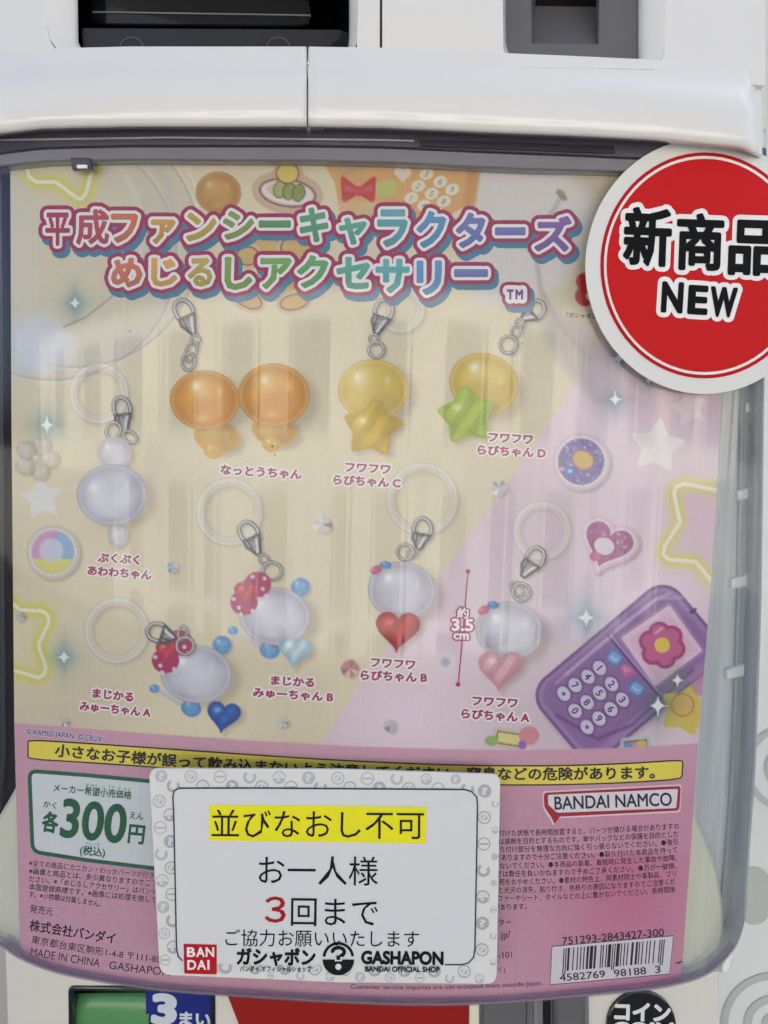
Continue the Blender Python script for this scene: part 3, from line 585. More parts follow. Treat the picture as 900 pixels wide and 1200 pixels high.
NAMES = {1: ('charm_picture', 'pearly white bead charm, small bead on a large one'), 2: ('charm_picture', 'left orange bead charm hanging from a clasp'), 3: ('charm_picture', 'right orange bead charm'),
         4: ('charm_picture', 'yellow bead charm with a yellow star'), 5: ('charm_picture', 'tilted yellow bead charm with a green star'), 6: ('charm_picture', 'grey bead charm with pink bow and pale blue heart'),
         7: ('charm_picture', 'grey bead charm with pink bow and deep blue heart'), 8: ('charm_picture', 'grey bead charm with a red heart'), 9: ('charm_picture', 'grey bead charm with a pale pink heart'),
         11: ('badge_picture', 'round pastel badge in pink, blue and yellow'), 12: ('badge_picture', 'round purple glitter badge'), 13: ('badge_picture', 'heart-shaped magenta glitter badge'), 14: ('toy_phone_picture', None), 15: ('sticker_picture', None)}
for k, (n_, l_) in NAMES.items():
    if (QR == k).any(): cut(n_, QR == k, **({'label': l_} if l_ else {}))
# lettering on the poster ------------------------------------------------------
def off(o): o.location.y -= .002; return o
MG = (146, 34, 84)
T1 = [('平', 52, 248, 83, 289, (168, 52, 84)), ('成', 88, 244, 129, 288, (186, 72, 92)), ('フ', 129, 249, 163, 286, (206, 116, 84)), ('ァ', 176, 256, 207, 287, (206, 156, 76)), ('ン', 217, 248, 255, 284, (196, 168, 74)), ('シ', 260, 246, 299, 282, (136, 160, 84)), ('ー', 302, 257, 342, 268, (92, 156, 96)),
      ('キ', 350, 242, 386, 285, (88, 160, 120)), ('ャ', 396, 254, 431, 288, (90, 166, 150)), ('ラ', 441, 244, 479, 291, (92, 166, 176)), ('ク', 487, 246, 524, 292, (92, 148, 194)), ('タ', 533, 248, 570, 292, (112, 122, 184)), ('ー', 579, 265, 617, 277, (120, 120, 186)), ('ズ', 625, 252, 671, 296, (130, 98, 168))]
T2 = [('め', 129, 301, 168, 338, (208, 116, 88)), ('じ', 176, 301, 209, 337, (222, 168, 86)), ('る', 219, 301, 250, 337, (190, 168, 78)), ('し', 262, 300, 297, 341, (132, 166, 80)), ('ア', 304, 301, 343, 340, (118, 166, 92)), ('ク', 347, 298, 386, 339, (96, 166, 108)), ('セ', 393, 300, 435, 340, (92, 172, 150)),
      ('サ', 439, 302, 481, 345, (94, 176, 178)), ('リ', 487, 304, 519, 347, (96, 152, 200)), ('ー', 531, 314, 573, 326, (112, 124, 186))]
ink = Ink('title_lettering', poster, lambda z: bow(z), 1)
for (c, x0, y0, x1, y1, col) in T1 + T2:
    b = (x0 + 1, y0 + 1, x1 - 1, y1 - 1); bd = .03 if c in '平成' else .045
    ink.boxed(c, b, (70, 128, 158), 0, bd, 9.2, (4, 6)); ink.boxed(c, b, (164, 34, 88), 1, bd, 8.4); ink.boxed(c, b, (242, 240, 238), 2, bd, 3.6)
    ink.boxed(c, b, (lambda x, y, q=col, y0=y0, y1=y1: tuple(min(255, v * (1.06 - .16 * (y - y0) / (y1 - y0))) for v in q)), 3, bd)
ink.boxed('T', (594, 339, 602, 351), (70, 128, 158), 0, .04, 10, (4, 6)); ink.boxed('M', (604, 339, 613, 351), (70, 128, 158), 0, .04, 10, (4, 6))
for ch, bx in (('T', (594, 339, 602, 351)), ('M', (604, 339, 613, 351))): ink.boxed(ch, bx, (164, 34, 88), 1, .04, 9); ink.boxed(ch, bx, (242, 240, 238), 2, .04, 5); ink.boxed(ch, bx, (120, 62, 130), 3, .05)
off(ink.build())
CAP = [('なっとうちゃん', (259, 550), (353, 556), 12.5), ('フワフワ', (405, 547), (457, 550), 12.5), ('らびちゃん C', (391, 562), (469, 566), 12.5), ('フワフワ', (573, 512), (624, 515), 12.5), ('らびちゃん D', (560, 527), (639, 531), 12.5),
       ('ぷくぷく', (115, 653), (163, 656), 12), ('あわわちゃん', (103, 668), (177, 674), 12), ('まじかる', (109, 812), (156, 817), 12), ('みゅーちゃん A', (94, 827), (176, 835), 12), ('まじかる', (318, 797), (368, 800), 12), ('みゅーちゃん B', (297, 811), (390, 817), 12),
       ('フワフワ', (435, 776), (486, 779), 12.5), ('らびちゃん B', (423, 791), (500, 794), 12.5), ('フワフワ', (554, 821), (606, 824), 12.5), ('らびちゃん A', (541, 836), (620, 841), 12.5)]
cur = None
for k, (t, a, b, sz) in enumerate(CAP):
    if t in ('フワフワ', 'ぷくぷく', 'まじかる', 'なっとうちゃん'): cur = Ink('caption', poster, lambda z: bow(z), 1)
    cur.text(t, [a, b], sz, (166, 34, 86), 0, .045, .15, (246, 242, 238))
    if t not in ('フワフワ', 'ぷくぷく', 'まじかる'): off(cur.build())
ink = Ink('size_mark', poster, lambda z: bow(z), 1)
ink.line([(548.5, 670), (543, 735), (537, 802)], 1.6, (180, 48, 96)); ink.disc(548.5, 669.5, 2.8, 2.8, (180, 48, 96), 1, 14); ink.disc(536.8, 802, 2.8, 2.8, (180, 48, 96), 1, 14)
ink.text('約', [(536, 718), (549, 718.5)], 13, (250, 246, 244), 1, .03, .12, (180, 48, 96)); ink.text('3.5', [(530, 732), (554, 732.5)], 19, (250, 246, 244), 1, .035, .1, (180, 48, 96)); ink.text('cm', [(532, 744), (549, 744.5)], 14, (250, 246, 244), 1, .04, .12, (180, 48, 96))
off(ink.build())
ink = Ink('key_digit', poster, lambda z: bow(z), 1)
for (k, x, y) in KEYS:
    if k: V, F = glyph(k, .03); V2 = [((vx - .26) * 12, -(vy - .345) * 12) for vx, vy in V]; a = .87; ink.add([(x + u * math.cos(a) - v * math.sin(a), y + u * math.sin(a) + v * math.cos(a)) for u, v in V2], F, (92, 70, 120))
    else: ink.disc(x, y, 2.4, 2.4, (110, 90, 140), 0, 10)
off(ink.build())
DK = (58, 42, 52)
ink = Ink('faint_key_digit', poster, lambda z: bow(z), 1)
for (x, y, k) in KEY2: V, F = glyph(k, .01); V2 = [((vx - .26) * 10, -(vy - .345) * 10) for vx, vy in V]; a = .5; ink.add([(x + u * math.cos(a) - v * math.sin(a), y + u * math.sin(a) + v * math.cos(a)) for u, v in V2], F, (150, 168, 110))
off(ink.build())
ink = Ink('trade_mark_note', poster, lambda z: bow(z), 1); ink.text('「ガシャポン」', [(664, 369), (702, 371)], 6.6, (50, 44, 50), 0, .02); off(ink.build())
ink = Ink('copyright_line', poster, lambda z: bow(z), 1); ink.text('© KAMIO JAPAN  © CRUX', [(31, 857), (75, 861.5), (120, 866.5)], 9.6, (58, 62, 130), 0, .01, .1, (232, 214, 226)); off(ink.build())
# warning band
BT = np.polyfit([32, 100, 200, 300, 380, 585, 700, 801], [866, 870.5, 877.5, 883.5, 889, 897, 895, 889.5], 3)
bxs = np.linspace(32, 801, 50); top_ = [(x, np.polyval(BT, x)) for x in bxs]; bot_ = [(x, np.polyval(BT, x) + 24) for x in bxs[::-1]]
band = rnd(top_, 0); bandp = [(32, top_[0][1] + 4), (33, top_[0][1] + 1.4)] + [(x, y) for x, y in top_[1:-1]] + [(799.5, top_[-1][1] + 1.2), (801, top_[-1][1] + 4), (800, bot_[0][1] - 4), (798, bot_[0][1] - 1)] + bot_[1:-1] + [(33, bot_[-1][1] - 1.4), (32, bot_[-1][1] - 4)]
ink = Ink('warning_band', poster, lambda z: bow(z), 1); ink.poly(bandp, (42, 36, 34), 0, 14); ink.poly(inset(bandp, -1.7) if area2(bandp) < 0 and False else inset(bandp, 1.7), (244, 226, 84), 1, 14)
ink.text('小さなお子様が誤って飲み込まないよう注意してください。窒息などの危険があります。', [(65, np.polyval(BT, 65) + 12), (220, np.polyval(BT, 220) + 12), (420, np.polyval(BT, 420) + 12), (600, np.polyval(BT, 600) + 12), (767, np.polyval(BT, 767) + 12)], 16, (40, 34, 34), 2, .03)
off(ink.build())
# price box
PB = [(32, 901), (100, 906), (190, 914.5), (300, 922), (302, 1030), (190, 1021), (100, 1010), (36, 1000)]; PBr = rnd(PB, [12, 0, 0, 12, 12, 0, 0, 12])
ink = Ink('price_box', poster, lambda z: bow(z), 1); ink.poly(PBr, (34, 106, 74), 0, 14); ink.poly(inset(PBr, 4.6), (226, 232, 232), 1, 14)
G = (30, 98, 66)
ink.text('メーカー希望小売価格', [(63, 923), (154, 932)], 10.4, G, 2, .02); ink.text('き', [(101, 920), (104, 920.3)], 4, G, 2); ink.text('ぼう', [(107, 920.5), (114, 921.2)], 4, G, 2); ink.text('こ', [(119.5, 921.7), (123, 922)], 4, G, 2)
ink.text('うり', [(127, 922), (134, 923)], 4, G, 2); ink.text('か', [(138, 923), (142, 923.5)], 4, G, 2); ink.text('かく', [(145, 924), (153, 925)], 4, G, 2)
ink.text('各', [(50, 962), (68, 965)], 25, G, 2, .04); ink.text('かく', [(51, 942), (66, 944)], 9, G, 2, .02); ink.text('300', [(73, 958), (147, 966)], 62, G, 2, .028); ink.text('円', [(151, 976), (169, 978)], 25, G, 2, .03); ink.text('えん', [(152, 955), (168, 957)], 9.5, G, 2, .02)
ink.text('(税込)', [(94, 996), (123, 999)], 12, G, 2, .02); ink.text('ぜい', [(100, 988), (107, 988.6)], 4, G, 2); ink.text('こみ', [(110, 989), (117, 990)], 4, G, 2)
off(ink.build())
ink = Ink('small_print', poster, lambda z: bow(z), 1, kind='stuff')
for k, t in enumerate(['※全ての商品にカニカン・わっかパーツが付きます。', '※画像と商品とは、多少異なりますのでご了承く', 'ださい。※「めじるしアクセサリー」はバンダイの', '本国登録商標です。※画像には処理を施しており']):
    ink.text(t, [(34, 1011 + k * 9.3), (110, 1018.8 + k * 9.4), (198, 1027.5 + k * 9.5)], 8.3, (46, 32, 42))
ink.text('す。※小物類は付属しません。', [(34, 1048), (76, 1053), (118, 1059.5)], 8.3, (46, 32, 42))
for k, (t, xl) in enumerate([('付けた状態で長時間放置すると、パーツが錆びる場合がありますの', 585), ('は装飾を目的とするものです。傘やバッグなどの保護を目的とした', 585), ('取り付け部分を無理な方向に強く引っ張らないでください。●強引', 578), ('がありますので十分ご注意ください。●取り付けた本商品を持って', 580), ('ないでください。●本商品の装着、着脱時に発生した事故や故障、', 586),
                             ('では責任を負いかねますので予めご了承ください。●万が一破損、', 582), ('用をおやめください。●素材の特性上、同素材同士や革製品、プリ', 585), ('と光沢の消失、貼り付き、色移りの原因になりますのでご注意くだ', 585), ('ファーやシート、タイルなどの上に置かないでください。長時間接', 584)]):
    xr = 795.5 - k * .55; ink.text(t, [(xl, 976.4 + k * 9.55), (690, 973.5 + k * 9.45), (xr, 967.8 + k * 9.28)], 8.2, (46, 32, 42))
ink.text('があります。', [(579, 1063.5), (617, 1062)], 8.2, (46, 32, 42))
ink.text('ター', [(584, 1081), (599, 1080.5)], 9, DK); ink.text('.jp/', [(585, 1096), (598, 1095)], 12, DK); ink.text('-101', [(584, 1119.5), (600, 1118.5)], 10, DK); ink.text('く)', [(584, 1136.5), (592, 1136)], 8, DK)
ink.text('Customer service inquiries are not accepted from outside Japan.', [(411, 1156), (520, 1156.5), (636, 1151.5)], 7.6, DK)
off(ink.build())
ink = Ink('maker_address', poster, lambda z: bow(z), 1)
ink.text('発売元', [(35, 1064.5), (62, 1068.5)], 10.5, DK); ink.text('株式会社バンダイ', [(35, 1084), (85, 1092), (135, 1100)], 14.5, DK, 0, .02); ink.text('東京都台東区駒形1-4-8 〒111-8081', [(37, 1100.5), (100, 1112), (197, 1125)], 10.6, DK)
ink.text('MADE IN CHINA', [(36, 1115), (76, 1122), (117, 1128.5)], 13.5, DK); ink.text('GASHAPON', [(128, 1130.5), (160, 1135), (199, 1139)], 13.5, DK); off(ink.build())
ink = Ink('maker_logo', poster, lambda z: bow(z), 1)
bub = rnd([(637, 929), (798, 921), (796, 950), (656, 957), (650, 965.5), (646, 957.6), (638, 946)], [5, 4, 4, 0, 0, 0, 3]); ink.poly([(x + (1.2 if x > 720 else -1.6), y + (-2 if y < 935 else 2)) for x, y in bub], (240, 222, 226), 0, 14); ink.poly(bub, (176, 26, 52), 1, 14)
ink.poly(rnd([(642, 931.5), (794.5, 924.5), (792.5, 947), (653, 952.5), (642.5, 943)], 2), (238, 232, 234), 2, 14); ink.text('BANDAI NAMCO', [(650, 941.2), (787, 936.4)], 21.5, (44, 38, 60), 3, .018); off(ink.build())
ink = Ink('barcode', poster, lambda z: bow(z), 1)
ink.text('751293-2843427-300', [(659, 1102.8), (778, 1092.3)], 12.6, (44, 36, 44), 0, .008)
BQ = lambda u, v: ((645 + 2.2 * (1 - v)) * (1 - u) + (784.5 + 4.3 * (1 - v)) * u, (1109.5 * (1 - v) + 1153.5 * v) * (1 - u) + (1097 * (1 - v) + 1141 * v) * u)
ink.poly([BQ(-.004, -.02), BQ(1.004, -.02), BQ(1.004, 1.02), BQ(-.004, 1.02)], (60, 50, 56), 0, 14); ink.poly([BQ(0, 0), BQ(1, 0), BQ(1, 1), BQ(0, 1)], (232, 226, 230), 1, 14)
Lc = ['0001101', '0011001', '0010011', '0111101', '0100011', '0110001', '0101111', '0111011', '0110111', '0001011']; Gc = [''.join('1' if q == '0' else '0' for q in s)[::-1] for s in Lc]; Rc = [''.join('1' if q == '0' else '0' for q in s) for s in Lc]
num = '4582769981883'; par = ['LLLLLL', 'LLGLGG', 'LLGGLG', 'LLGGGL', 'LGLLGG', 'LGGLLG', 'LGGGLL', 'LGLGLG', 'LGLGGL', 'LGGLGL'][int(num[0])]
bits = '101' + ''.join((Lc if p == 'L' else Gc)[int(d)] for p, d in zip(par, num[1:7])) + '01010' + ''.join(Rc[int(d)] for d in num[7:]) + '101'
for k, b in enumerate(bits):
    if b == '1': u0, u1 = .095 + k * .84 / 95, .095 + (k + 1.02) * .84 / 95; lo = .76 if k in (0, 2, 46, 48, 92, 94) else .68; ink.add([BQ(u0, .07), BQ(u1, .07), BQ(u1, lo), BQ(u0, lo)], [(0, 1, 2, 3)], (40, 34, 38), 2)
ink.text('4582769', [BQ(.075, .85), BQ(.455, .85)], 12, (44, 36, 42), 2, .01); ink.text('98188', [BQ(.53, .86), BQ(.80, .86)], 12, (44, 36, 42), 2, .01); ink.text('3', [BQ(.875, .86), BQ(.92, .86)], 12, (44, 36, 42), 2, .01)
off(ink.build())

# ============================================================ THE LOWER MACHINE
mach = empty('capsule_vending_machine', (0, .03, -.25), label='lower white capsule vending machine with clear bowed cover, red panel and coin display', category='vending machine')
def MP(o): o.matrix_parent_inverse = Matrix.Translation((0, -.03, .25)); return o
LIP = [(-60, 1062), (-30, 1090), (0, 1107), (23, 1123), (67, 1140), (133, 1153), (200, 1162), (300, 1169), (400, 1175), (500, 1178), (600, 1175), (700, 1166), (767, 1159), (817, 1147), (843, 1131), (862, 1109), (871, 1085), (875, 1060), (878, 1001), (885, 902), (889, 800), (892, 700), (896, 420), (898, 300), (899, 192)]
LIPs = []
for k in range(len(LIP) - 1):
    P0, P1, P2, P3_ = (np.array(LIP[max(0, min(len(LIP) - 1, k + j))], float) for j in (-1, 0, 1, 2))
    for t in np.linspace(0, 1, 5)[:-1]: LIPs.append(tuple(.5 * (2 * P1 + (P2 - P0) * t + (2 * P0 - 5 * P1 + 4 * P2 - P3_) * t * t + (3 * P1 - P0 - 3 * P2 + P3_) * t**3)))
LIPs.append(LIP[-1]); OUT = LIPs + [(899, 150), (-60, 150)]
cov = MP(slab('clear_cover', OUT, bow(.0035), .0022, M['clear'], mach, bev=1.6, bdep=.0012, smooth=True))
# smoky moulded lip that follows the lower edge
def strip(name, P, w, surf, surf2, m, parent, back=.004, prof=((0, 0), (.3, .0009), (.6, .0011), (1, 0))):
    V = []; F = []; n = len(P); Pn = [np.array(p, float) for p in P]
    for i in range(n):
        t = Pn[min(i + 1, n - 1)] - Pn[max(i - 1, 0)]; t /= np.linalg.norm(t); nn = np.array([t[1], -t[0]])
        for (s, up) in prof:
            q = Pn[i] + nn * (s * w); p = surf([q[0]], [q[1]])[0]; p[1] -= up; V.append(p)
        q = V[-len(prof)].copy(); q[1] += back; V.append(q); q = V[-2].copy(); q[1] += back; V.append(q)
    k = len(prof) + 2; order = [len(prof)] + list(range(len(prof))) + [len(prof) + 1]
    for i in range(n - 1):
        for a, b in zip(order, order[1:]): F.append((i * k + a, i * k + b, (i + 1) * k + b, (i + 1) * k + a))
    return link(name, mesh(name, V, F, True), parent, m)
M['tint'] = clear_mat('purple_tinted_clear_edge', tint=(240, 234, 242), haze=.08, scratch=.1, ior=1.2, rough=.15, hazecol=(200, 192, 206)); M['line'] = mat('dark_moulded_line', (128, 124, 136), .3, .5, coat=.5); MP(strip('cover_rim', LIPs[:-36], 1.8, bow(.0036), None, M['tint'], mach)); MP(strip('cover_rim_line', LIPs[:-30], 1.1, bow(.0047), None, M['line'], mach, back=.0006, prof=((0, 0), (1, 0)))); MP(strip('cover_edge', LIPs[-37:], 3.2, bow(.0036), None, M['clearR'], mach, back=.03))
MP(strip('side_wall', LIPs[8:-3], .8, bow(.0030), None, M['clearR'], mach, back=.028, prof=((0, 0), (1, 0))))
for (x, y, a_, b_) in ((319, 523, 1.1, 1.4), (322, 533, .8, 1.2), (796, 1128, 4.5, .8), (300, 640, .8, .8), (612, 402, .9, .7), (152, 388, .8, .9)): MP(slab('dust_speck', ell(x, y, a_, b_, -.3, 8), bow(.0038), .0001, M['dark'], mach, step=None))
# smoky lid rim under the upper machine
LT = interp([(-60, 165), (0, 157), (50, 151), (150, 148.5), (360, 148.5), (450, 150), (560, 155), (660, 159), (767, 164), (868, 174), (905, 190)])
bx = list(np.linspace(-60, 899, 60))
def bandpoly(a, b, xs=bx): return [(x, LT(x) + a(x)) for x in xs] + [(x, LT(x) + b(x)) for x in xs[::-1]]
lidr = MP(slab('lid_rim', bandpoly(lambda x: -14, lambda x: 22), bow(.0060), .01, M['smoke'], mach, bev=1.2, smooth=True))
MP(slab('lid_lip', bandpoly(lambda x: 23, lambda x: np.interp(x, [0, 200, 450, 620, 860], [38, 39, 40, 41, 36])), bow(.0052), .008, M['smoke2'], mach, bev=1.6, smooth=True))
MP(slab('lid_slot', [(492, 163), (600, 166), (720, 170.5), (721, 180), (700, 180), (600, 176), (492, 172)], bow(.0064), .0012, M['slot'], mach, bev=1, step=10))
MP(slab('lid_groove', [(0, 163), (200, 160), (450, 163), (485, 164), (485, 166), (450, 165), (200, 162), (0, 165)], bow(.0064), .0006, M['rim'], mach, step=12))
MP(slab('latch_tab', rnd([(82, 184), (105, 184), (108, 198), (84, 199)], 2), bow(.0062), .002, M['smoke'], mach, bev=1.5, step=6)); MP(slab('latch_foot', rnd([(90, 193), (102, 193), (102, 197), (90, 197)], 1), bow(.0068), .0006, M['railL'], mach, step=6))
# black slab for the shade inside the cover at the left, grey rails at the right, cream shell behind
MP(slab('left_cavity', [(-60, 170), (24, 170), (30, 1000), (30, 960), (-60, 1030)], bow(-.010), .02, M['void'], mach, step=20))
MP(slab('left_rail', [(-14, 175), (2, 175), (6, 880), (-2, 990), (-14, 1000)], bow(-.006), .006, M['dark'], mach, bev=1.5, step=20))
shell = [(844, 1118), (817, 1134), (767, 1147), (700, 1154), (600, 1163), (500, 1166), (400, 1163), (300, 1157), (200, 1150), (133, 1141), (67, 1128), (23, 1111), (0, 1095), (-30, 1078), (-60, 1050), (-60, 1030), (-20, 985), (10, 935), (40, 880), (90, 830), (740, 830), (785, 895), (812, 948), (830, 985), (843, 1020), (850, 1060), (851, 1095)]
MP(slab('inner_shell', shell, bow(-.004), .03, M['cream'], mach, bev=6, bdep=.003, step=16, smooth=True))
def vs(a, b, y0=175, y1=1140, bow_=0): return [(a(y), y) for y in np.linspace(y0, y1, 24)] + [(b(y), y) for y in np.linspace(y1, y0, 24)]
eR = interp([(150, 899), (420, 896), (700, 892), (902, 885), (1001, 878), (1085, 870), (1140, 858)])
MP(slab('side_rail', vs(lambda y: XR(y) - 40, lambda y: eR(y) - 24), bow(-.009), .03, M['rail'], mach, step=16)); MP(slab('side_rail', vs(lambda y: eR(y) - 27, lambda y: eR(y) - 11), bow(-.007), .03, M['railD'], mach, bev=2, step=16, smooth=True, label='darker grey ribbed side rail'))
MP(slab('side_rail', vs(lambda y: eR(y) - 12, lambda y: eR(y) - 3), bow(-.005), .03, M['railL'], mach, bev=2, step=16, smooth=True, label='pale outer side rail'))
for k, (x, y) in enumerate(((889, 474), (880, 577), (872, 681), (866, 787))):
    MP(slab('rail_clip', rnd([(x - 14, y - 2), (x + 8, y - 9), (x + 9, y + 6), (x - 14, y + 10)], 2), bow(-.0062), .003, M['railL'], mach, bev=2.5, step=8, smooth=True))  # pale raised patches stand in for bright reflections along the clear side
# lower front of the machine
bodyp = [(4, 1104), (30, 1118), (67, 1132), (133, 1145), (300, 1158), (500, 1166), (700, 1156), (817, 1138), (844, 1120), (846, 1400), (14, 1400)]
MP(slab('body_front', rnd(bodyp, 6), bow(-.018), .12, M['white2'], mach, bev=2.5, bdep=.003, step=30, smooth=False, holes=[rnd([(81, 1160), (250, 1161), (251, 1300), (83, 1300)], 7)]))
disp = MP(slab('coin_display', rnd([(79, 1156), (252, 1159.5), (253, 1302), (81, 1302)], 8), bow(-.0172), .006, M['black'], mach, bev=2, step=14, holes=[rnd([(85, 1161), (247, 1163), (248, 1296), (87, 1296)], 5)]))
V = []; F = []; NA = 16
for xk, px_ in enumerate((88, 110, 135, 160, 178)):
    c_ = bow(-.0245)([px_], [1192])[0]
    for k in range(NA + 1): a = math.pi * (k / NA - .5); V.append((c_[0], c_[1] - .0045 * math.cos(a), c_[2] + .0115 * math.sin(a)))
for xk in range(4):
    for k in range(NA): q = xk * (NA + 1) + k; F.append((q, q + NA + 1, q + NA + 2, q + 1))
link('green_drum', mesh('green_drum', V, F, True), disp, M['green']); slab('display_back', [(84, 1159), (177, 1160), (177, 1298), (84, 1298)], bow(-.0255), .002, M['void'], disp, step=20)
o = slab('price_plate', [(171, 1160), (248, 1162), (250, 1298), (171, 1298)], bow(-.0205), .002, M['blue'], disp, step=20)
ki = Ink('coin_count', disp, lambda z: bow(-.0203 + z), 0); ki.text('3', [(181, 1182), (204, 1183)], 46, (206, 216, 222), 0, .06); ki.text('まい', [(211, 1194), (246, 1195)], 19, (206, 216, 222), 0, .04); ki.build()
MP(slab('red_panel', [(266, 1120), (556, 1120), (556, 1330), (330, 1330), (267, 1170)], bow(-.0165), .004, M['red'], mach, bev=1.5, step=20))
MP(slab('panel_trim', rnd([(551, 1120), (562, 1120), (562, 1330), (548, 1330)], 1), bow(-.0145), .006, M['cream'], mach, bev=1.5, step=20))
knob = MP(slab('turning_knob', rnd([(561, 1120), (690, 1120), (692, 1330), (560, 1330)], [0, 0, 20, 20]), bow(-.016), .008, M['gray2'], mach, bev=3, step=14, smooth=True))
slab('knob_plate', rnd([(566, 1122), (614, 1122), (614, 1320), (566, 1320)], 3), bow(-.0135), .004, M['gray'], knob, bev=2, step=14)
for (a, b, m_) in ((617, 622, 'gray'), (625, 631, 'gray2'), (637, 646, 'void')): slab('knob_rib' if m_ != 'void' else 'coin_slit', [(a, 1122), (b, 1122), (b, 1318), (a, 1318)], bow(-.0148), .002, M[m_], knob, bev=.8, step=14)
slab('knob_grip', rnd([(648, 1122), (683, 1122), (688, 1160), (688, 1316), (650, 1316)], [0, 0, 10, 10, 4]), bow(-.013), .006, M['gray'], knob, bev=6, bdep=.003, step=10, smooth=True)
badge_ = MP(slab('coin_badge', ell(752, 1203, 41, 41), bow(-.0165), .002, M['black'], mach, bev=1.5, step=8))
ki = Ink('badge_lettering', badge_, lambda z: bow(-.0162 + z), 0); ki.text('コイン', [(721, 1185), (785, 1187)], 24, (226, 228, 226), 0, .05); ki.text('COIN', [(718, 1207), (788, 1208)], 25, (226, 228, 226), 0, .05); ki.build()

# ============================================================ THE UPPER MACHINE
up = empty('capsule_vending_machine', (0, .03, .115), label='upper white capsule vending machine stacked on top, showing black capsule outlet and grey coin return', category='vending machine')
def UP(o): o.matrix_parent_inverse = Matrix.Translation((0, -.03, -.115)); return o
def ledge(name, x0, x1, extra, rl, rr, m):
    """bulging lower lip swept along the bow; profile = (pixel offset from the lower edge, lift)"""
    prof = [(6, .000), (2.5, .0070), (.6, .0112), (0, .0124), (-1.2, .0134), (-5, .0143), (-15, .0148), (-30, .0151), (-44, .0150), (-52, .0147), (-58, .0141), (-64, .0131), (-70, .0120), (-78, .0107), (-94, .0099)]
    xs = np.concatenate([x0 + (x1 - x0) * np.linspace(0, 1, 80)]); V = []; F = []
    e0, e1 = rl, rr
    for x in xs:
        dl = max(0, 1 - (x - x0) / e0) if e0 else 0; dr = max(0, 1 - (x1 - x) / e1) if e1 else 0; dd = max(dl, dr); sink = (1 - math.sqrt(max(0, 1 - dd * dd)))
        for (o_, l_) in prof: V.append(bow(l_ + extra - sink * (.011 if rr > 10 and dr > 0 else .0012))([x], [LT(x) + o_ * (1 if rr < 10 or not dr else 1)])[0])
    k = len(prof)
    for i in range(len(xs) - 1):
        for j in range(k - 1): F.append((i * k + j, i * k + j + 1, (i + 1) * k + j + 1, (i + 1) * k + j))
    n0 = len(V); 
    for e in (0, (len(xs) - 1) * k):
        idx = [e + j for j in range(k)]; b0 = len(V)
        for j in idx: q = V[j].copy(); q[1] += .03; V.append(q)
        for j in range(k - 1): F.append((idx[j], idx[j + 1], b0 + j + 1, b0 + j))
    return UP(link(name, mesh(name, V, F, True), up, m))
ledge('outlet_lip', -70, 359.2, .0006, 0, 5, M['white']); ledge('front_lip', 361.2, 897, 0, 5, 26, M['white'])
UP(slab('seam_backing', [(340, 92), (380, 92), (380, 150), (340, 150)], bow(.0085), .004, M['gray2'], up, step=14))
# wall above the lip with its two openings
hA = rnd([(40, -70), (422, -70), (418, 60), (398, 78), (110, 71), (60, 62)], [0, 0, 4, 16, 10, 30], 8)
wl = [(-70, -420), (445, -420), (445, 78), (360, 92), (-70, 92)]
UP(slab('upper_front', wl, bow(.0098), .03, M['white'], up, step=14, holes=[dens(hA, 10)]))
hB = rnd([(588, -70), (780, -70), (779, 60), (772, 78.5), (598, 75.5), (590, 60)], [0, 0, 6, 12, 12, 6], 6)
UP(slab('upper_front', [(448, -420), (897, -420), (897, 100), (700, 92), (448, 78)], bow(.0098), .03, M['white'], up, step=14, holes=[dens(hB, 10)], label='right half of the upper front around the coin return'))
UP(slab('sill_bead', [(96, 66.5), (250, 70), (398, 73), (398, 76), (250, 73), (96, 69.5)], bow(.0108), .002, M['white'], up, bev=.8, step=12)); UP(slab('sill_bead', [(596, 77.5), (680, 78.5), (768, 80), (765, 81.6), (680, 80.2), (598, 79.2)], bow(.0108), .0006, M['white'], up, bev=.8, step=12))
UP(slab('seam_backing', [(440, -420), (453, -420), (453, 80), (440, 80)], bow(.0065), .002, M['gray'], up, step=14))
def funnel(name, A, B, sa, sb, m, parent, n=60, close=None):
    def rs(P):
        P = np.array(P + [P[0]], float); L = np.concatenate([[0], np.cumsum(np.hypot(*np.diff(P, axis=0).T))]); t = np.linspace(0, L[-1], n + 1)[:-1]; return np.interp(t, L, P[:, 0]), np.interp(t, L, P[:, 1])
    ax, ay = rs(A); bx_, by_ = rs(B); V = []; F = []; K = 7
    for j in range(K):
        t = j / (K - 1); e = math.sin(t * math.pi / 2); pa = sa(ax, ay); pb = sb(bx_, by_); V += list(pa * (1 - e) + pb * e + np.array([0, (t - e) * (pb[:, 1] - pa[:, 1]).mean(), 0]))
    for j in range(K - 1):
        for i in range(n): F.append((j * n + i, j * n + (i + 1) % n, (j + 1) * n + (i + 1) % n, (j + 1) * n + i))
    return link(name, mesh(name, V, F, True), parent, m)
iA = rnd([(90, -70), (409, -70), (409, 58), (396, 69.5), (120, 63.5), (92, 60)], [0, 0, 6, 14, 6, 3], 8)
tray = UP(funnel('capsule_outlet', hA, iA, bow(.0098), bow(.004), M['white'], up))
funnel('outlet_throat', iA, [(x * .9 + 25, y * .8 + 5) for x, y in iA], bow(.004), flat(.05), M['black'], tray)
slab('outlet_back', [(60, -90), (440, -90), (430, 75), (70, 70)], flat(.045), .003, M['black'], tray, step=40)
slab('outlet_flap', rnd([(106, -90), (364, -90), (364, 28), (350, 31), (120, 29), (106, 24)], 4), flat(.024), .003, M['black'], tray, bev=2, step=20); slab('flap_edge', [(108, 13), (364, 17), (364, 18.5), (108, 14.5)], flat(.0236), .001, M['gray2'], tray, step=20)
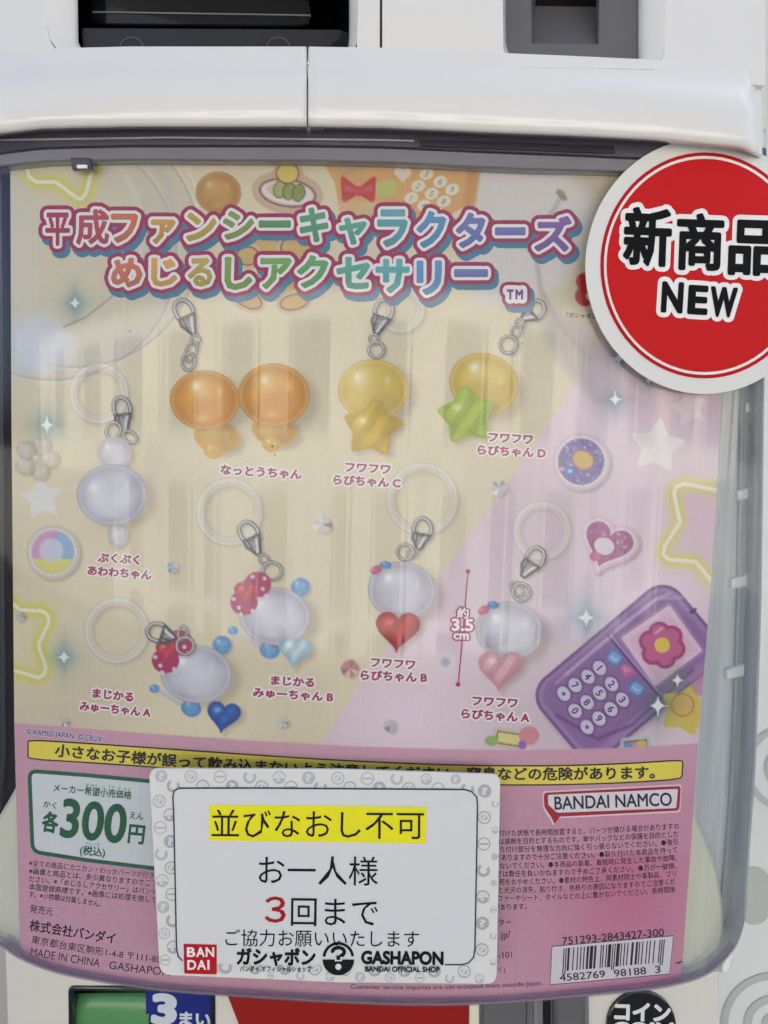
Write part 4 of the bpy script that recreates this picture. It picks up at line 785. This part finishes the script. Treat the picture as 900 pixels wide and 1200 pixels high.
slab('outlet_sill', rnd([(93, 30), (406, 32), (405, 67), (95, 61)], 5), flat(.012), .01, M['dark'], tray, bev=3, bdep=.004, step=14, smooth=True)
for (cx, a0) in ((154, 0), (326, 0)):
    P = [(cx + 14 * math.cos(t), 56 - 13 * math.sin(t)) for t in np.linspace(.1, 3.0, 14)]; Q = [(cx + 13.2 * math.cos(t), 56 - 12.2 * math.sin(t)) for t in np.linspace(3.0, .1, 14)]; slab('moulded_ring', P + Q, flat(.0118), .0004, M['gray'], tray, step=None)
iB = rnd([(592, -70), (745, -70), (745, 73), (601, 73), (593, 62)], [0, 0, 2, 6, 6], 6)
cup = UP(funnel('coin_return', hB, rnd([(592, -70), (748, -70), (748, 74), (601, 73.5), (593, 62)], [0, 0, 2, 6, 6], 6), bow(.0098), bow(.0025), M['white'], up))
hC = [(622, -70), (704, -70), (701, 52), (623, 51)]
slab('coin_cup_face', [(586, -74), (752, -74), (752, 78), (586, 78)], bow(.0022), .004, M['gray'], cup, step=14, holes=[dens(hC, 12)])
V = []; 
for (px_, py_, d_) in ((620, 53, .004), (704, 54, .004), (701, 8, .018), (627, 7, .018), (701, -80, .03), (627, -80, .03)): V.append(flat(d_)([px_], [py_])[0])
link('coin_slope', mesh('coin_slope', V[:4], [(0, 1, 2, 3)]), cup, M['gray']); link('coin_chute', mesh('coin_chute', [V[3], V[2], V[4], V[5]], [(0, 1, 2, 3)]), cup, M['void'])
V = [flat(d_)([a], [b])[0] for a, b, d_ in ((621, -80, .003), (623, 53, .003), (628, 8, .02), (628, -80, .03), (703, -80, .003), (702, 54, .003), (700, 8, .02), (700, -80, .03))]
link('cup_wall', mesh('cup_wall', [V[k] for k in range(4)], [(0, 1, 2, 3)]), cup, M['gray']); link('cup_wall', mesh('cup_wall', [V[k] for k in range(4, 8)], [(0, 1, 2, 3)]), cup, M['gray'])
# bodies behind the fronts, so that both machines are solid
def box(name, a, b, m, parent=None, **props):
    (x0, y0, z0), (x1, y1, z1) = a, b; V = [(x, y, z) for x in (x0, x1) for y in (y0, y1) for z in (z0, z1)]
    F = [(0, 1, 3, 2), (4, 6, 7, 5), (0, 4, 5, 1), (2, 3, 7, 6), (0, 2, 6, 4), (1, 5, 7, 3)]; return link(name, mesh(name, V, F), parent, m, **props)
UP(box('cabinet', (-.165, .07, .118), (.165, .30, .45), M['white2'], up)); MP(box('cabinet', (-.15, .078, -.60), (.150, .30, .116), M['white2'], mach)); MP(box('stand', (-.14, .03, -1.0), (.115, .28, -.601), M['dark'], mach))

# ============================================================ ROUND CARD "NEW" AND NOTICE CARD
nc = empty('round_card', (.12, -.006, .06), label='round white card with red disc and black Japanese lettering above NEW', category='card')
def NP(o): o.matrix_parent_inverse = Matrix.Translation((-.12, .006, -.06)); return o
NP(slab('card_disc', ell(826, 312, 140, 150, 0, 72), bow(.0066), .0005, M['letterW'], nc, bev=.6, bdep=.0002, step=12))
ink = Ink('card_print', nc, lambda z: bow(.0066 + z), 1, lay=.00014, m=M['card'])
ink.disc(826, 311, 122.5, 132.5, (186, 20, 34), 0, 72); ink.disc(826, 311, 118.3, 128.3, (238, 238, 234), 1, 72); ink.disc(826, 311, 115.2, 125, (200, 30, 32), 2, 72)
NW = [('新', 731, 243, 787, 312), ('商', 793, 250, 848, 317), ('品', 854, 258, 911, 323)]
for (c, x0, y0, x1, y1) in NW: ink.boxed(c, (x0, y0, x1, y1), (240, 241, 238), 3, .03, 6, rot=.035)
for (c, x0, y0, x1, y1) in NW: ink.boxed(c, (x0, y0, x1, y1), (12, 15, 14), 4, .03, .35, rot=.035)
for (c, x0, y0, x1, y1) in (('N', 776, 331, 800, 366), ('E', 807, 335, 829, 368), ('W', 833, 337, 863, 371)): ink.boxed(c, (x0, y0, x1, y1), (240, 241, 238), 3, .025, 6.5, rot=.06); ink.boxed(c, (x0, y0, x1, y1), (12, 15, 14), 4, .025, .9, rot=.06)
NP(ink.build())

nt_ = empty('notice_card', (-.02, -.009, -.155), label='laminated white notice card with yellow highlighted line and red square logo', category='card')
def CP(o): o.matrix_parent_inverse = Matrix.Translation((.02, .009, .155)); return o
pl = lambda z: flat(-.0085 - z)
CARD = rnd([(173, 899.5), (586, 905.5), (582, 1153), (189, 1144)], [12, 11, 13, 13], 7)
CARD = rnd([(174, 901), (400, 902), (586.5, 908), (582, 1154), (400, 1152), (187, 1143)], [12, 0, 11, 13, 0, 13], 7)
CP(slab('card_sheet', CARD, pl(0), .0012, M['letterW'], nt_, bev=1.6, bdep=.0004, step=40))
ink = Ink('card_pattern', nt_, pl, 1, lay=.00006, m=M['film'])
PAT = []
for k in range(11): PAT.append((186 + k * 34.5 + 3, 909.5 + k * .4)); PAT.append((203 + k * 34.5, 921 + k * .4))
for k in range(7): PAT.append((186.5 + k * 1.2, 939 + k * 31)); PAT.append((199 + k * .8, 955 + k * 31)) if k < 6 else 0
for k in range(7): PAT.append((568 - k * .5, 927 + k * 31)); PAT.append((580.5 - k * .5, 942 + k * 31))
for k in range(11): PAT.append((212 + k * 35, 1143 - 1 + k * .5)); PAT.append((229 + k * 35, 1133 + k * .6)) if k not in (0,) else 0
insideC = [p for p in PAT if sdpoly(CARD, np.array([p[0]]), np.array([p[1]]))[0] < -1]
inner = rnd([(201, 922), (562, 924), (558, 1133), (212, 1133)], 18)
for j, (x, y) in enumerate(insideC):
    dC = -sdpoly(CARD, np.array([x]), np.array([y]))[0]; dI = sdpoly(inner, np.array([x]), np.array([y]))[0]; r = min(7.8, dC - 1.2); g = (176, 180, 184) if j % 2 else (190, 193, 197)
    if r < 3 or dI < -5: continue
    kind = j % 5
    if kind == 0: ink.disc(x, y, r, r, g, 0, 22)
    elif kind == 1: ink.disc(x, y, r, r, g, 0, 22, hole=.55, a0=-.6, a1=4.2)
    elif kind == 2: ink.disc(x, y, r, r, g, 0, 22, hole=.8); ink.disc(x, y, r * .5, r * .5, g, 0, 14)
    elif kind == 3: ink.disc(x, y, r, r, g, 0, 16, hole=.8, a0=math.pi, a1=2 * math.pi); ink.disc(x, y, r, r, g, 0, 16, hole=.05, a0=.2, a1=math.pi - .2)
    else: ink.disc(x, y, r, r, g, 0, 22, hole=.82); ink.line([(x - r * .7, y), (x + r * .7, y)], 2, g)
    if kind in (0, 2, 3) and r > 5: ink.text('?', [(x - 2.4, y), (x + 2.4, y)], r * 1.5, (216, 220, 223), 1, .04)
CP(ink.build())
ink = Ink('card_print', nt_, pl, 3, lay=.00008, m=M['film'])
ink.poly(rnd([(203, 923.5), (390, 924), (560, 925.5), (557, 1131), (390, 1131), (207, 1129)], [10, 0, 14, 14, 0, 14], 7), (217, 221, 221), 0, None)
LN = [(214, 1126), (209, 1121), (207, 1112)] + [(206.4, 1090), (205, 1020), (203.5, 950)] + [(202.6, 934), (204, 927), (210, 923.8)] + [(300, 923.6), (400, 924.4), (480, 924.9)] + [(545, 925.4), (553, 928), (558.5, 934), (559.5, 944)] + [(558.6, 1000), (557.5, 1060), (556.5, 1112)] + [(555, 1122), (549, 1128.5), (541, 1130.5), (521, 1130.5)]
ink.line(LN, 1.7, (62, 68, 80), 1)
ink.poly([(245, 943), (500, 945.5), (499, 988.5), (245, 985)], (238, 232, 38), 1, None)
K = (24, 26, 30)
ink.text('並びなおし不可', [(248, 965), (497, 967)], 36, K, 2); ink.text('お一人様', [(303, 1019.5), (443, 1021)], 37, K, 2); ink.boxed('３', (310, 1050.5, 335, 1081.5), (166, 28, 40), 2, .012); ink.text('回まで', [(341, 1068), (443, 1069.5)], 37, K, 2)
ink.text('ご協力お願いいたします', [(264, 1099), (491, 1100.5)], 21.5, K, 2)
ink.poly(rnd([(215, 1106), (254, 1107), (254, 1142), (216, 1141)], 1.5), (186, 26, 36), 1, None)
for (t, x0, y0, x1, y1) in (('B', 219, 1110, 229, 1121.5), ('A', 230, 1110, 240, 1121.5), ('N', 241, 1110, 251, 1121.5), ('D', 219.5, 1125, 230, 1136.5), ('A', 231, 1125, 241.5, 1136.5), ('I', 243, 1125, 245.5, 1136.5)): ink.boxed(t, (x0, y0, x1, y1), (236, 238, 238), 2, .03)
ink.text('ガシャポン', [(278, 1121), (369, 1122)], 21, K, 2, .045); ink.text('バンダイ オフィシャルショップ', [(281, 1135.3), (365, 1136)], 7.6, K, 2, .02)
cx, cy = 396.5, 1123.5
ink.disc(cx, cy - 1, 18.5, 18.5, K, 2, 30, hole=.82, a0=math.pi * 1.03, a1=math.pi * 1.97); ink.disc(cx, cy + 1, 18.5, 18.5, K, 2, 30, hole=.001, a0=.0, a1=math.pi); ink.disc(cx, cy + 9.5, 3.6, 3.6, (222, 226, 228), 3, 16)
q = [(cx - 6, cy - 7)] + [(cx + 7 * math.cos(t), cy - 8 - 5 * math.sin(t)) for t in np.linspace(math.pi * .95, -.7, 10)] + [(cx + .5, cy - 1)]; ink.line(q, 4.4, K, 2); ink.line([(cx, cy - 2), (cx, cy + 3)], 8.5, (222, 226, 228), 3); ink.line([(cx, cy - 3.5), (cx, cy + 1.5)], 4.6, K, 4)
ink.text('GASHAPON', [(424, 1122), (519, 1123)], 20.5, K, 2, .05); ink.text('BANDAI OFFICIAL SHOP', [(428, 1135.6), (515, 1136.4)], 8.6, K, 2, .03)
CP(ink.build())

# ============================================================ WHAT STANDS BEHIND AND AROUND
pb = empty('display_board', (.3, .13, -.5), label='white board printed with pale grey rings at the right behind the machines', category='board')
bo = box('board_panel', (.155, .100, -1.0), (.75, .113, .8), mat('white_board', (224, 230, 226), .35, .5, coat=.2, noise=.02), None)
bo.parent = pb; bo.matrix_parent_inverse = Matrix.Translation((-.3, -.13, .5))
g = (188, 194, 188)
def ring(cx, cy, r):
    for rr, h, a0, a1 in ((r, .86, -.3, 5.2), (r * .55, .72, 1, 6.2), (r * .2, None, 0, None)):
        k_ = Ink('printed_ring', pb, lambda z: flat(.0994 - z), 0, m=M['film']); k_.disc(cx, cy, rr, rr * (1.4 if r < 20 else 1), g, 0, 50, hole=h, a0=a0, a1=a1); o = k_.build(); o.matrix_parent_inverse = Matrix.Translation((-.3, -.13, .5))
        if r < 20: break
for q_ in ((905, 1200, 60), (925, 900, 52), (962, 690, 46), (925, 330, 60), (1000, 480, 50), (990, 1050, 50)): ring(*q_)
k_ = Ink('printed_dot', pb, lambda z: flat(.0994 - z), 0, m=M['film']); k_.disc(884, 1050, 24, 34, g, 0, 30); o = k_.build(); o.matrix_parent_inverse = Matrix.Translation((-.3, -.13, .5))
box('pavement', (-60, -60, -1.02), (60, 60, -1.0), mat('grey_pavement', (132, 130, 126), .85, .3, noise=.25, nscale=(3, 3, 3), bump=.3, bscale=(40, 40, 40)), kind='structure')
fb = empty('reflection_fence', (0, -3.2, -1), label='low white slatted fence added behind the camera for stripes mirrored in the clear cover', category='fence')  # unseen fence added to put light stripes into the cover's reflection
Ms = mat('white_painted_wood', (226, 228, 226), .5, .4, noise=.05, nscale=(6, 6, 2)); s0 = None
box('rail', (-3.2, -.08, .12), (3.2, -.03, .18), Ms, fb); box('rail', (-3.2, -.08, .78), (3.2, -.03, .84), Ms, fb)
for k in range(18):
    if s0 is None: s0 = sl = box('slat', (-.1, -.03, 0), (.1, 0, .95), Ms, fb)
    else: sl = s0.copy(); COL.objects.link(sl)
    sl.location = (-3.06 + k * .36 + .11 * math.sin(k * 2.3), 0, .02)
sw = empty('shade_wall', (0, .62, -1), label='plain unseen wall added behind the stacked machines to keep the sun off them', category='wall'); box('wall_panel', (-7, 0, 0), (7, .2, 4.6), mat('shade_wall_paint', (200, 198, 190), .7, .3, noise=.05, nscale=(2, 2, 2)), sw)  # unseen wall added to shade the machines from the sun behind
bl = empty('shop_building', (0, -16, -1), label='pale street building with tall windows facing the machines', category='building')
Mw = mat('pale_render_wall', (206, 204, 196), .8, .3, noise=.08, nscale=(1, 1, 1)); Mg = mat('dark_window_glass', (112, 116, 120), .08, .6, noise=.2, nscale=(.6, .6, .6)); Mf = mat('white_window_frame', (226, 226, 222), .5, .4)
w_ = box('wall', (-24, -1, 0), (24, 0, 4.4), Mw, bl); box('dark_reflection_storey', (-24, -1, 4.4), (24, .15, 9.5), mat('dark_reflection_cladding', (84, 84, 88), .6, .3, noise=.15, nscale=(.7, .7, 6)), bl)  # dark upper storey added to dim the reflection near the cover's top
pane_me = None
for r_ in range(1):
    for c_ in range(13):
        x = -21 + c_ * 3.5; z = 1.1
        if pane_me is None:
            f = box('window', (-1.05, -.02, 0), (1.05, .06, 2.6), Mf, bl); p = box('pane', (-.95, .061, .1), (.95, .07, 2.5), Mg, f); f0, p0 = f, p; pane_me = 1
        else: f = f0.copy(); COL.objects.link(f); p = p0.copy(); COL.objects.link(p); p.parent = f
        f.location = (x, 0, z)
bpy.data.objects.remove(_fo, do_unlink=True)
